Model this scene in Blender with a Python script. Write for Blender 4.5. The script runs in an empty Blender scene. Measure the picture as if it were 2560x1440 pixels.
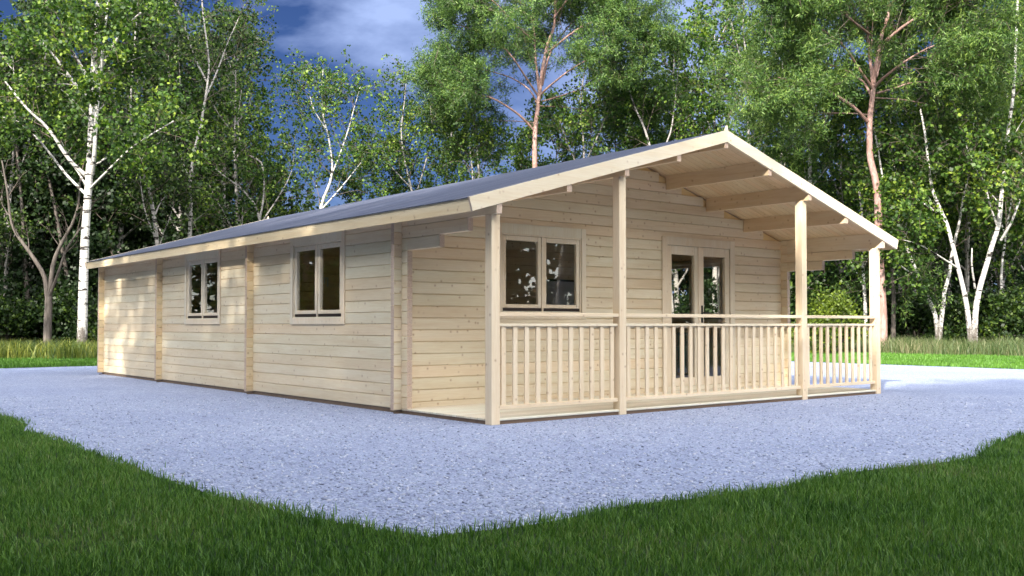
import bpy, math, random
import numpy as np
from mathutils import Vector
R = math.radians
random.seed(7); rng = np.random.default_rng(11)
scene = bpy.context.scene
COL = scene.collection

# ------------------------------------------------------------------ camera
CAM = Vector((-5.9448, -7.7002, 1.0)); YAW = R(51.1411); FPX = 2454.48; HOR = 810.42
cd = bpy.data.cameras.new('camera'); cam = bpy.data.objects.new('camera', cd); COL.objects.link(cam)
cam.location = CAM; cam.rotation_euler = (R(91.5), 0, YAW - R(90))
cd.sensor_width = 36; cd.lens = FPX / 2560 * 36; cd.shift_y = 0.0102
cd.clip_start = .05; cd.clip_end = 3000
scene.camera = cam
FW = Vector((math.cos(YAW), math.sin(YAW), 0)); RT = Vector((math.sin(YAW), -math.cos(YAW), 0))
def at(px, py, d):
    """photo pixel + distance -> point of the place (metres)"""
    return CAM + FW * d + RT * ((px - 1280) / FPX * d) + Vector((0, 0, (HOR - py) / FPX * d))
def gx(px, d):
    p = at(px, HOR, d); return Vector((p.x, p.y, 0))

# ------------------------------------------------------------------ tagging helpers
def tag(o, label=None, cat=None, group=None, kind=None):
    if label: o['label'] = label
    if cat: o['category'] = cat
    if group: o['group'] = group
    if kind: o['kind'] = kind
    return o
def empty(name, loc=(0, 0, 0)):
    o = bpy.data.objects.new(name, None); COL.objects.link(o); o.location = loc
    o.empty_display_size = .3
    return o
def link(name, me, mat=None, parent=None):
    o = bpy.data.objects.new(name, me); COL.objects.link(o)
    if mat: me.materials.append(mat)
    if parent is not None:
        o.parent = parent
    return o

class MB:
    """collects boxes, prisms and tubes, then becomes ONE mesh object"""
    def __init__(s): s.v = []; s.f = []
    def add(s, vs, fs):
        b = len(s.v); s.v += [tuple(p) for p in vs]; s.f += [tuple(b + i for i in f) for f in fs]; return s
    def box(s, x0, x1, y0, y1, z0, z1, c=0.0):
        if c <= 0:
            vs = [(x, y, z) for x in (x0, x1) for y in (y0, y1) for z in (z0, z1)]
            return s.add(vs, [(0, 1, 3, 2), (4, 6, 7, 5), (0, 4, 5, 1), (2, 3, 7, 6), (0, 2, 6, 4), (1, 5, 7, 3)])
        # chamfered box (24 verts)
        lo = (x0, y0, z0); hi = (x1, y1, z1); vs = []; idx = {}
        for sx in (0, 1):
            for sy in (0, 1):
                for sz in (0, 1):
                    for ax in range(3):
                        p = []
                        for k, sg in enumerate((sx, sy, sz)):
                            e = hi[k] if sg else lo[k]
                            if k != ax: e += -c if sg else c
                            p.append(e)
                        idx[(sx, sy, sz, ax)] = len(vs); vs.append(p)
        fs = []
        for ax in range(3):
            for sg in (0, 1):
                q = []
                for a, b in ((0, 0), (1, 0), (1, 1), (0, 1)):
                    k = [0, 0, 0]; k[ax] = sg; o = [i for i in range(3) if i != ax]; k[o[0]] = a; k[o[1]] = b
                    q.append(idx[(*k, ax)])
                flip = (sg == 0) ^ (ax == 1)
                fs.append(q[::-1] if flip else q)
        for ax in range(3):
            o = [i for i in range(3) if i != ax]
            for a in (0, 1):
                for b in (0, 1):
                    k0 = [0, 0, 0]; k1 = [0, 0, 0]
                    k0[o[0]] = k1[o[0]] = a; k0[o[1]] = k1[o[1]] = b; k0[ax] = 0; k1[ax] = 1
                    fs.append([idx[(*k0, o[0])], idx[(*k1, o[0])], idx[(*k1, o[1])], idx[(*k0, o[1])]])
        for sx in (0, 1):
            for sy in (0, 1):
                for sz in (0, 1):
                    fs.append([idx[(sx, sy, sz, a)] for a in range(3)])
        return s.add(vs, fs)
    def log(s, ax, a0, a1, t0, t1, z0, z1, c=.006, d=.009, g=.0017, top0=None, top1=None):
        """horizontal log along axis ax ('x'/'y'); section chamfered at the long outer edges"""
        z0 += g; z1 -= g
        sec = [(t0 + d, z0), (t1 - d, z0), (t1, z0 + c), (t1, z1 - c), (t1 - d, z1), (t0 + d, z1), (t0, z1 - c), (t0, z0 + c)]
        vs = []
        for a in (a0, a1):
            for t, z in sec:
                vs.append((a, t, z) if ax == 'x' else (t, a, z))
        fs = [tuple(range(8))[::-1], tuple(range(8, 16))] + [(i, (i + 1) % 8, 8 + (i + 1) % 8, 8 + i) for i in range(8)]
        return s.add(vs, fs)
    def prism(s, poly, ax, a0, a1):
        """poly of (u,v): ax 'y' -> (x,z) extruded in y ; ax 'x' -> (y,z) extruded in x ; 'z' -> (x,y)"""
        n = len(poly); vs = []
        for a in (a0, a1):
            for u, v in poly:
                vs.append({'y': (u, a, v), 'x': (a, u, v), 'z': (u, v, a)}[ax])
        return s.add(vs, [tuple(range(n))[::-1], tuple(range(n, 2 * n))] + [(i, (i + 1) % n, n + (i + 1) % n, n + i) for i in range(n)])
    def tube(s, pts, rad, n=8):
        v, f = tube_np(pts, rad, n); return s.add(v.tolist(), f.tolist())
    def build(s, name, mat, parent=None, smooth=False):
        me = bpy.data.meshes.new(name); me.from_pydata(s.v, [], s.f)
        import bmesh
        bm = bmesh.new(); bm.from_mesh(me); bmesh.ops.recalc_face_normals(bm, faces=bm.faces); bm.to_mesh(me); bm.free()
        if smooth:
            me.polygons.foreach_set('use_smooth', [True] * len(me.polygons))
        return link(name, me, mat, parent)

def tube_np(pts, rad, n=6):
    P = np.array(pts, float); m = len(P); r = np.broadcast_to(np.array(rad, float), (m,))
    T = np.gradient(P, axis=0); T /= np.linalg.norm(T, axis=1)[:, None] + 1e-9
    up = np.array([0, 0, 1.]) if abs(T[0][2]) < .9 else np.array([1., 0, 0])
    N = np.zeros((m, 3)); a = np.cross(T[0], up); a /= np.linalg.norm(a); N[0] = a
    for i in range(1, m):
        a = N[i - 1] - T[i] * (N[i - 1] @ T[i]); N[i] = a / (np.linalg.norm(a) + 1e-9)
    B = np.cross(T, N)
    th = np.arange(n) * 2 * np.pi / n
    V = P[:, None, :] + r[:, None, None] * (np.cos(th)[None, :, None] * N[:, None, :] + np.sin(th)[None, :, None] * B[:, None, :])
    V = V.reshape(-1, 3)
    i = np.arange(m - 1)[:, None] * n; j = np.arange(n)[None, :]; k = (j + 1) % n
    F = np.stack([i + j, i + k, i + n + k, i + n + j], -1).reshape(-1, 4)
    return V, F

def mesh_np(name, V, loops, sizes, smooth=False):
    me = bpy.data.meshes.new(name)
    V = np.asarray(V, np.float32); loops = np.asarray(loops, np.int32).ravel(); sizes = np.asarray(sizes, np.int32)
    me.vertices.add(len(V)); me.vertices.foreach_set('co', V.ravel())
    me.loops.add(len(loops)); me.loops.foreach_set('vertex_index', loops)
    me.polygons.add(len(sizes))
    st = np.zeros(len(sizes), np.int32); st[1:] = np.cumsum(sizes)[:-1]
    me.polygons.foreach_set('loop_start', st)
    me.update(calc_edges=True)
    if smooth: me.polygons.foreach_set('use_smooth', np.ones(len(sizes), bool))
    return me

# ------------------------------------------------------------------ material helpers
class NT:
    def __init__(s, name):
        s.m = bpy.data.materials.new(name); s.m.use_nodes = True; s.t = s.m.node_tree
        s.p = s.t.nodes['Principled BSDF']; s.out = s.t.nodes['Material Output']
    def n(s, ty, **kw):
        nd = s.t.nodes.new('ShaderNode' + ty)
        for k, v in kw.items(): setattr(nd, k, v)
        return nd
    def l(s, a, b): s.t.links.new(a, b)
    def val(s, nd, **kw):
        for k, v in kw.items(): nd.inputs[k].default_value = v
        return nd
    def math(s, op, a, b=None, clamp=False):
        nd = s.n('Math', operation=op); nd.use_clamp = clamp
        for i, x in enumerate((a, b)):
            if x is None: continue
            if isinstance(x, (int, float)): nd.inputs[i].default_value = x
            else: s.l(x, nd.inputs[i])
        return nd.outputs[0]
    def ramp(s, fac, stops, interp='LINEAR'):
        nd = s.n('ValToRGB'); nd.color_ramp.interpolation = interp
        els = nd.color_ramp.elements
        while len(els) < len(stops): els.new(.5)
        for e, (p, c) in zip(els, stops):
            e.position = p; e.color = (*c, 1) if len(c) == 3 else c
        s.l(fac, nd.inputs[0]); return nd.outputs[0]
    def mix(s, fac, a, b, mode='MIX'):
        nd = s.n('Mix', data_type='RGBA', blend_type=mode)
        for x, i in ((fac, 0), (a, 6), (b, 7)):
            if isinstance(x, (int, float)): nd.inputs[i].default_value = x
            elif isinstance(x, tuple): nd.inputs[i].default_value = (*x, 1)
            else: s.l(x, nd.inputs[i])
        return nd.outputs[2]
    def noise(s, vec, scale, detail=4, rough=.5, dist=0):
        nd = s.n('TexNoise'); nd.inputs['Scale'].default_value = scale; nd.inputs['Detail'].default_value = detail
        nd.inputs['Roughness'].default_value = rough; nd.inputs['Distortion'].default_value = dist
        if vec is not None: s.l(vec, nd.inputs['Vector'])
        return nd.outputs['Fac']
    def mapping(s, vec, scale=(1, 1, 1), loc=(0, 0, 0)):
        nd = s.n('Mapping'); nd.inputs['Scale'].default_value = scale; nd.inputs['Location'].default_value = loc
        s.l(vec, nd.inputs['Vector']); return nd.outputs[0]
    def bump(s, h, strength=.3, dist=.01):
        nd = s.n('Bump'); nd.inputs['Strength'].default_value = strength; nd.inputs['Distance'].default_value = dist
        s.l(h, nd.inputs['Height']); s.l(nd.outputs[0], s.p.inputs['Normal'])

def wood(name, axis, a=(.81, .735, .59), b=(.77, .66, .50), c=(.83, .77, .65), rough=.55, groove=None, knots=1.0, endgrain=True):
    t = NT(name); co = t.n('TexCoord').outputs['Object']; gi = t.n('NewGeometry')
    ri = gi.outputs['Random Per Island']
    off = t.n('VectorMath', operation='SCALE'); off.inputs[0].default_value = (17.3, 9.1, 23.7); t.l(ri, off.inputs['Scale'])
    ad = t.n('VectorMath', operation='ADD'); t.l(co, ad.inputs[0]); t.l(off.outputs[0], ad.inputs[1]); v = ad.outputs[0]
    if groove:
        sep = t.n('SeparateXYZ'); t.l(co, sep.inputs[0]); g = sep.outputs['XYZ'.index(groove[0])]
        q = t.math('DIVIDE', g, groove[1]); fl = t.math('FLOOR', q); fr = t.math('FRACT', q)
        cmb = t.n('CombineXYZ'); t.l(t.math('MULTIPLY', fl, 7.37), cmb.inputs[0]); t.l(t.math('MULTIPLY', fl, 3.1), cmb.inputs[1])
        ad2 = t.n('VectorMath', operation='ADD'); t.l(v, ad2.inputs[0]); t.l(cmb.outputs[0], ad2.inputs[1]); v = ad2.outputs[0]
    sc = {'x': (.7, 11, 11), 'y': (11, .7, 11), 'z': (11, 11, .7)}[axis]
    n1 = t.noise(t.mapping(v, sc), 1.0, 5, .6, .7)
    n2 = t.noise(t.mapping(v, tuple(s * 7 for s in sc)), 1.0, 3, .6, .3)
    big = t.noise(v, .9, 2)
    col = t.ramp(n1, [(.30, b), (.52, a), (.75, c)])
    wn = t.n('TexWhiteNoise', noise_dimensions='1D'); t.l(ri if not groove else fl, wn.inputs['W'])
    tint = t.ramp(wn.outputs['Value'], [(0, (.92, .85, .77)), (.35, (1.0, .97, .93)), (.65, (.98, .985, .94)), (.85, (1.03, .94, .86)), (1, (1.0, .985, .96))])
    col = t.mix(1.0, col, tint, 'MULTIPLY')
    grain = t.ramp(n2, [(.35, (.93, .90, .86)), (.6, (1, 1, 1))])
    col = t.mix(.8, col, grain, 'MULTIPLY')
    col = t.mix(1.0, col, t.ramp(big, [(.3, (.90, .885, .86)), (.7, (1, 1, 1))]), 'MULTIPLY')
    if knots:
        vo = t.n('TexVoronoi'); vo.inputs['Scale'].default_value = 8.5; t.l(v, vo.inputs['Vector'])
        kd = t.ramp(vo.outputs['Distance'], [(.07, (1, 1, 1)), (.12, (.35, .35, .35)), (.20, (0, 0, 0))])
        col = t.mix(t.math('MULTIPLY', kd, .6 * knots), col, (.36, .21, .12))
    if endgrain:   # rough sawn end grain is pinker and darker
        sp = t.n('SeparateXYZ'); t.l(gi.outputs['True Normal'], sp.inputs[0])
        e = t.math('GREATER_THAN', t.math('ABSOLUTE', sp.outputs['xyz'.index(axis)]), .9)
        en = t.noise(v, 90, 3)
        col = t.mix(t.math('MULTIPLY', e, .75), col, t.ramp(en, [(.3, (.40, .27, .22)), (.7, (.62, .47, .40))]))
    h = n2
    if groove:
        gm = t.ramp(fr, [(0, (0, 0, 0)), (.05, (1, 1, 1)), (.95, (1, 1, 1)), (1, (0, 0, 0))])
        col = t.mix(1.0, col, t.ramp(fr, [(0, (.45, .40, .35)), (.035, (1, 1, 1)), (.965, (1, 1, 1)), (1, (.45, .40, .35))]), 'MULTIPLY')
        h = t.math('ADD', t.math('MULTIPLY', n2, .08), gm)
        t.bump(h, .5, .008)
    else:
        t.bump(h, .12, .004)
    t.l(col, t.p.inputs['Base Color']); t.p.inputs['Roughness'].default_value = rough
    t.p.inputs['Specular IOR Level'].default_value = .3
    return t.m

def plain(name, col, rough=.5, metal=0, noise=.0, scale=20):
    t = NT(name); t.p.inputs['Roughness'].default_value = rough; t.p.inputs['Metallic'].default_value = metal
    if noise:
        co = t.n('TexCoord').outputs['Object']
        n = t.noise(co, scale, 5)
        t.l(t.mix(1, col, t.ramp(n, [(.3, (1 - noise,) * 3), (.7, (1, 1, 1))]), 'MULTIPLY'), t.p.inputs['Base Color'])
        t.bump(n, .2, .005)
    else: t.p.inputs['Base Color'].default_value = (*col, 1)
    return t.m

M = {}
M['wx'] = wood('wood_logs_x', 'x'); M['wy'] = wood('wood_logs_y', 'y'); M['wz'] = wood('wood_posts_z', 'z', knots=.9, endgrain=False)
YW = dict(a=(.82, .715, .53), b=(.78, .65, .44), c=(.83, .75, .59))
M['fascia'] = wood('wood_fascia', 'y', **YW); M['barge'] = wood('wood_barge', 'x', a=(.84, .78, .65), b=(.81, .72, .57), c=(.85, .80, .70))
M['tips'] = wood('wood_log_tips', 'x', a=(.81, .69, .48), b=(.76, .61, .39), c=(.82, .72, .54))
M['soffit'] = wood('wood_soffit_boards', 'x', groove=('Y', .096), endgrain=False, a=(.74, .60, .41), b=(.68, .52, .33), c=(.77, .65, .47))  # darker and warmer than the walls: shade under the roof in the colour
M['purlin'] = wood('wood_purlins', 'y', a=(.77, .64, .46), b=(.71, .56, .38), c=(.79, .69, .53))  # shade of the porch roof put into the wood colour
M['deck'] = wood('wood_deck_boards', 'x', a=(.76, .74, .66), b=(.70, .66, .57), c=(.78, .77, .72), groove=('Y', .12), knots=.5, endgrain=False)
M['joinery'] = wood('wood_joinery', 'z', a=(.82, .77, .67), b=(.80, .73, .60), c=(.83, .79, .71), knots=.35, endgrain=False)
M['base'] = wood('wood_foundation', 'x', a=(.19, .135, .10), b=(.15, .105, .08), c=(.22, .16, .12), knots=.3, endgrain=False)
M['inner'] = wood('wood_inner', 'x', a=(.84, .67, .37), b=(.78, .59, .30), c=(.86, .72, .44), endgrain=False)
M['floor'] = wood('wood_floor_inside', 'y', a=(.50, .40, .28), b=(.44, .34, .22), c=(.54, .44, .32), groove=('X', .12), knots=.3, endgrain=False)
M['black'] = plain('black_metal', (.012, .012, .012), .35)
M['strip'] = plain('dark_drip_strip', (.022, .010, .007), .5)
M['steel'] = plain('steel', (.6, .6, .6), .3, 1)
M['panel'] = plain('grey_panel', (.50, .49, .52), .6, 0, .1, 6)
M['teal'] = plain('teal_fabric', (.03, .10, .13), .9, 0, .3, 60)

def glass_mat():
    t = NT('window_glass'); t.t.nodes.remove(t.p)
    tr = t.n('BsdfTransparent'); tr.inputs[0].default_value = (.98, .985, .97, 1)
    gl = t.n('BsdfGlossy'); gl.inputs['Roughness'].default_value = .0; gl.inputs[0].default_value = (1, 1, 1, 1)
    fr = t.n('Fresnel'); fr.inputs[0].default_value = 1.6
    gi = t.n('NewGeometry'); k = t.math('MULTIPLY', fr.outputs[0], 1.25, clamp=True)
    k = t.math('MULTIPLY', k, t.math('SUBTRACT', 1.0, gi.outputs['Backfacing']))      # double glazing reflects about twice
    mx = t.n('MixShader'); t.l(k, mx.inputs[0]); t.l(tr.outputs[0], mx.inputs[1]); t.l(gl.outputs[0], mx.inputs[2])
    t.l(mx.outputs[0], t.out.inputs[0]); return t.m
M['glass'] = glass_mat()

def roof_mat():
    t = NT('roof_felt'); co = t.n('TexCoord').outputs['Object']
    n1 = t.noise(t.mapping(co, (.18, 9, .3)), 1.0, 7, .72, .12)
    n2 = t.noise(t.mapping(co, (260, 260, 260)), 1.0, 2)
    sp = t.n('SeparateXYZ'); t.l(co, sp.inputs[0])
    fr = t.math('FRACT', t.math('DIVIDE', t.math('ADD', sp.outputs[1], t.math('MULTIPLY', t.noise(co, 1, 2), .02)), .98))
    lap = t.ramp(fr, [(0, (.6, .6, .6)), (.008, (1.25, 1.2, 1.15)), (.02, (1, 1, 1)), (1, (1, 1, 1))])
    col = t.ramp(n1, [(.33, (.034, .042, .075)), (.5, (.050, .060, .100)), (.58, (.085, .092, .135)), (.66, (.20, .19, .205))])  # pale streaks: reflected light and felt laps put into the colour
    col = t.mix(1, col, t.ramp(n2, [(.3, (.75, .75, .75)), (.7, (1.15, 1.15, 1.15))]), 'MULTIPLY')
    col = t.mix(1, col, lap, 'MULTIPLY')
    t.l(col, t.p.inputs['Base Color']); t.p.inputs['Roughness'].default_value = .62
    t.bump(t.math('ADD', n2, t.math('MULTIPLY', fr, -2)), .35, .004)
    return t.m
M['felt'] = roof_mat()

def gravel_mat():
    t = NT('gravel'); co = t.n('TexCoord').outputs['Object']
    wob = t.n('TexNoise'); wob.inputs['Scale'].default_value = 9; t.l(co, wob.inputs['Vector'])
    mv = t.n('VectorMath', operation='SCALE'); mv.inputs['Scale'].default_value = .05; t.l(wob.outputs['Color'], mv.inputs[0])
    ad = t.n('VectorMath', operation='ADD'); t.l(co, ad.inputs[0]); t.l(mv.outputs[0], ad.inputs[1])
    v1 = t.n('TexVoronoi'); v1.inputs['Scale'].default_value = 62; t.l(ad.outputs[0], v1.inputs['Vector'])
    v2 = t.n('TexVoronoi'); v2.inputs['Scale'].default_value = 90; t.l(ad.outputs[0], v2.inputs['Vector'])
    s1 = t.n('SeparateColor'); t.l(v1.outputs['Color'], s1.inputs[0])
    s2 = t.n('SeparateColor'); t.l(v2.outputs['Color'], s2.inputs[0])
    stone = t.ramp(s1.outputs[0], [(0, (.18, .20, .30)), (.16, (.25, .29, .425)), (.5, (.30, .35, .495)), (.85, (.35, .40, .545)), (1, (.43, .47, .59))])
    stone2 = t.ramp(s2.outputs[1], [(0, (.55, .57, .62)), (.2, (.92, .92, .94)), (1, (1.10, 1.08, 1.06))])
    col = t.mix(1, stone, stone2, 'MULTIPLY')
    crack = t.ramp(v1.outputs['Distance'], [(.40, (1, 1, 1)), (.68, (.82, .83, .87)), (.9, (.50, .52, .60))])
    col = t.mix(.9, col, crack, 'MULTIPLY')
    big = t.noise(co, .55, 4)
    col = t.mix(1, col, t.ramp(big, [(.3, (.88, .90, .95)), (.7, (1.06, 1.05, 1.03))]), 'MULTIPLY')
    med = t.noise(co, 5, 5, .65)
    col = t.mix(1, col, t.ramp(med, [(.3, (.88, .88, .90)), (.7, (1.06, 1.06, 1.05))]), 'MULTIPLY')
    t.l(col, t.p.inputs['Base Color']); t.p.inputs['Roughness'].default_value = .8
    h = t.math('SUBTRACT', 1.0, v1.outputs['Distance']); h = t.math('ADD', h, t.math('MULTIPLY', s1.outputs[1], .8))
    h = t.math('ADD', h, t.math('MULTIPLY', v2.outputs['Distance'], -.35))
    t.bump(h, .55, .011)
    return t.m
M['gravel'] = gravel_mat()

def soil_mat():
    t = NT('lawn_soil'); co = t.n('TexCoord').outputs['Object']
    n = t.noise(co, 3, 6, .7); n2 = t.noise(co, 60, 4, .7)
    col = t.ramp(n, [(.3, (.022, .055, .014)), (.7, (.04, .09, .02))])
    col = t.mix(1, col, t.ramp(n2, [(.3, (.35, .35, .35)), (.7, (1.1, 1.1, 1.1))]), 'MULTIPLY')
    t.l(col, t.p.inputs['Base Color']); t.p.inputs['Roughness'].default_value = .95
    t.bump(n2, 1, .05); return t.m
M['soil'] = soil_mat()

def leaf_mat(name, cols, trans=.35, patch=.35, rough=.5, spec=.35):
    t = NT(name); gi = t.n('NewGeometry'); co = t.n('TexCoord').outputs['Object']; oi = t.n('ObjectInfo')
    fac = t.math('ADD', t.math('MULTIPLY', gi.outputs['Random Per Island'], .75), t.math('MULTIPLY', t.math('SUBTRACT', t.noise(co, patch, 3), .5), 1.1), clamp=False)
    fac = t.math('ADD', fac, .125)
    col = t.ramp(fac, [(i / (len(cols) - 1), c) for i, c in enumerate(cols)])
    hv = t.ramp(oi.outputs['Random'], [(0, (.88, .93, .9)), (.5, (1, 1, 1)), (1, (1.08, 1.04, .95))])
    col = t.mix(1, col, hv, 'MULTIPLY')
    t.l(col, t.p.inputs['Base Color']); t.p.inputs['Roughness'].default_value = rough
    t.p.inputs['Specular IOR Level'].default_value = spec
    tl = t.n('BsdfTranslucent'); t.l(t.mix(1, col, (1.12, 1.25, .60), 'MULTIPLY'), tl.inputs[0])
    mx = t.n('MixShader'); mx.inputs[0].default_value = trans
    t.l(t.p.outputs[0], mx.inputs[1]); t.l(tl.outputs[0], mx.inputs[2]); t.l(mx.outputs[0], t.out.inputs[0])
    return t.m
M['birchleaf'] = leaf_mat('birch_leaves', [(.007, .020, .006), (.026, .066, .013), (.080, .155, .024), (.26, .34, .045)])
M['darkleaf'] = leaf_mat('shade_leaves', [(.005, .013, .004), (.013, .031, .008), (.032, .066, .014), (.14, .21, .032)])  # darkened birch leaves: shade on the left trees put into the colour
M['pineneedle'] = leaf_mat('pine_needles', [(.012, .032, .010), (.042, .095, .024), (.105, .185, .042), (.22, .31, .07)], .33, 1.1)
M['bushleaf'] = leaf_mat('bush_leaves', [(.02, .038, .006), (.055, .09, .011), (.11, .16, .018), (.19, .25, .028)], .35, 1.2)
M['conifer'] = leaf_mat('dark_understory', [(.005, .013, .005), (.011, .026, .008), (.020, .044, .012), (.05, .085, .022)], .25)  # near-black leaves: deep shade of the wood put into the colour
M['grass'] = leaf_mat('grass_blades', [(.020, .062, .013), (.048, .130, .025), (.088, .195, .037), (.15, .28, .05), (.18, .20, .10)], .30, .9, .45)
M['fargrass'] = leaf_mat('far_lawn_blades', [(.06, .16, .02), (.09, .21, .03), (.12, .26, .035)], .3, .5)
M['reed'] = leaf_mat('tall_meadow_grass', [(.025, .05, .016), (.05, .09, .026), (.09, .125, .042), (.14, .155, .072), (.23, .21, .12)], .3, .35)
M['reed_dark'] = leaf_mat('shaded_meadow_grass', [(.012, .028, .008), (.024, .052, .013), (.04, .075, .02), (.07, .10, .03), (.13, .135, .05)], .3, .9)  # darker copy of the reed: shade on the left belt in the colour
M['weed'] = leaf_mat('flowering_weeds', [(.05, .09, .02), (.13, .17, .03), (.28, .27, .05)], .3, .8)

def bark(name, kind):
    t = NT(name); co = t.n('TexCoord').outputs['Object']; oi = t.n('ObjectInfo')
    if kind == 'birch':
        v = t.mapping(co, (1.6, 1.6, 7.0)); n = t.noise(v, 1.0, 4, .65, .3)
        v2 = t.mapping(co, (5, 5, 42)); n2 = t.noise(v2, 1.0, 3, .6, .2)
        fine = t.noise(t.mapping(co, (8, 8, 70)), 1, 2)
        col = t.ramp(fine, [(.3, (.38, .36, .34)), (.6, (.58, .56, .55))])
        col = t.mix(1.0, col, (1.0, 1.0, 1.0), 'MULTIPLY'); col.node.name = 'aged'
        band = t.ramp(n, [(.575, (0, 0, 0)), (.60, (1, 1, 1))]); dash = t.ramp(n2, [(.60, (0, 0, 0)), (.64, (1, 1, 1))])
        col = t.mix(t.math('MAXIMUM', band, t.math('MULTIPLY', dash, .8)), col, (.025, .02, .018))
        sp = t.n('SeparateXYZ'); t.l(co, sp.inputs[0])
        low = t.ramp(sp.outputs[2], [(.0, (1, 1, 1)), (.9, (1, 1, 1)), (1.0, (0, 0, 0))])
        rn = t.noise(t.mapping(co, (9, 9, 2.5)), 1, 5, .7)
        m = t.math('MULTIPLY', t.ramp(t.math('ADD', rn, t.math('MULTIPLY', sp.outputs[2], -.22)), [(.25, (0, 0, 0)), (.36, (1, 1, 1))]), .9)
        col = t.mix(m, col, (.07, .055, .045)); t.bump(t.math('SUBTRACT', n2, m), .5, .03)
    elif kind == 'pine':
        n = t.noise(t.mapping(co, (5, 5, 1.6)), 1, 6, .7, .5); n2 = t.noise(t.mapping(co, (22, 22, 6)), 1, 4, .6)
        col = t.ramp(n, [(.25, (.17, .095, .075)), (.45, (.31, .18, .15)), (.62, (.42, .285, .26)), (.8, (.44, .20, .10))])
        col = t.mix(.6, col, t.ramp(n2, [(.3, (.55, .5, .5)), (.6, (1, 1, 1))]), 'MULTIPLY'); t.bump(n2, .7, .03)
    else:
        n = t.noise(t.mapping(co, (12, 12, 2)), 1, 6, .7)
        col = t.ramp(n, [(.3, (.045, .036, .032)), (.5, (.10, .082, .072)), (.72, (.19, .165, .15))]); t.bump(n, .7, .03)
    t.l(col, t.p.inputs['Base Color']); t.p.inputs['Roughness'].default_value = .75
    return t.m
M['birch'] = bark('birch_bark', 'birch'); M['birch2'] = bark('aged_birch_bark', 'birch'); M['birch2'].node_tree.nodes['aged'].inputs[7].default_value = (.62, .60, .60, 1)  # birches of the wood take a greyer bark tone
M['birch'].node_tree.nodes['aged'].inputs[7].default_value = (1, 1, 1, 1); M['pine'] = bark('pine_bark', 'pine'); M['bark'] = bark('grey_bark', 'grey')

M['twig'] = plain('twig_bark', (.13, .10, .085), .8)

# ------------------------------------------------------------------ THE CABIN
W = 7.085; TH = .066; YF = 1.6536; CR = .1365; RX = W / 2
CROSS = [1.6536, 5.592, 9.326, 12.637]
SL = math.tan(R(16.2))
def under(x): return 3.323 - SL * abs(x - RX)       # roof deck underside
cabin = empty('log_cabin', (0, 0, 0))
tag(cabin, 'pale unpainted log cabin with dark felt gable roof and railed porch, standing on the gravel', 'cabin')

def log_wall(ax, t0, a0, a1, zbase, ztop, holes=(), lo=None, slope=False, mat='wx', core=True, name='log_wall', end=None):
    """stack of logs; holes = (a0,a1,z0,z1)"""
    mb = MB(); z = zbase; t1 = t0 + TH
    while z < ztop - .01:
        z1 = min(z + CR, ztop) if (z > zbase or lo is None) else lo
        segs = [(a0, a1)]
        if slope:
            zm = z1
            hw = (3.323 - 0.004 - zm) / SL
            if z1 > under(0) - .02:
                hw = min(hw, RX)
                if hw < .05: break
                segs = [(RX - hw, RX + hw)]
        for h in holes:
            if h[2] < (z + z1) / 2 < h[3]:
                ns = []
                for s0, s1 in segs:
                    if h[0] > s0 and h[1] < s1: ns += [(s0, h[0]), (h[1], s1)]
                    else: ns.append((s0, s1))
                segs = ns
        for s0, s1 in segs: mb.log(ax, s0, s1, t0, t1, z, z1)
        z = z1
    o = mb.build(name, M[mat], cabin)
    if core:
        c = MB(); i0, i1 = t0 + .016, t1 - .016
        def cb(a, b, za, zb):
            if b - a < .01 or zb - za < .01: return
            if ax == 'x': c.box(a, b, i0, i1, za, zb)
            else: c.box(i0, i1, a, b, za, zb)
        zt = min(ztop, 2.3) - .01; hs = sorted(holes); cur = a0 + .01
        for h in hs:
            cb(cur, h[0] - .004, zbase + .01, zt)
            cb(h[0] - .004, h[1] + .004, zbase + .01, h[2] - .02); cb(h[0] - .004, h[1] + .004, h[3] + .02, zt)
            cur = h[1] + .004
        cb(cur, a1 - .01, zbase + .01, zt)
        if slope:
            zz = zt + .001; k = (3.323 - zz) / SL - .06
            c.prism([(RX - k, zz), (RX + k, zz), (RX, 3.323 - .03)], 'y', i0, i1)
        c.build('wall_core', M['inner'], o)
    return o

# side openings (Y range) and front openings (X range)
WIN_S = [(3.0, 4.33, 1.06, 2.09), (6.84, 8.17, 1.06, 2.09)]
WIN_F = (1.415, 2.755, 1.12, 2.16); DOOR = (4.35, 5.79, .05, 2.16)
wl = log_wall('y', 0, 1.536, 12.80, .0455, 2.23, WIN_S, mat='wy')
log_wall('y', W - TH, 1.536, 12.80, .0455, 2.23, [(2.17, 4.13, 1.06, 2.09), (4.32, 5.43, .16, 2.09), WIN_S[1]], mat='wy')  # openings widened and added on the unseen side, to light the rooms
# the tips of the cross walls stand 0.1 m proud of the side walls
front = log_wall('x', YF, -.0997, W + .0997, .0384, 3.30, (WIN_F, DOOR), lo=.117, slope=True, mat='wx')
for y in CROSS[1:3]:
    log_wall('x', y, -.0997, W + .0997, .0384, 3.30, (), lo=.117, slope=True, mat='tips', core=False)
log_wall('x', CROSS[3], -.0997, W + .0997, .0384, 3.30, (), lo=.117, slope=True, mat='tips', core=False)
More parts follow.
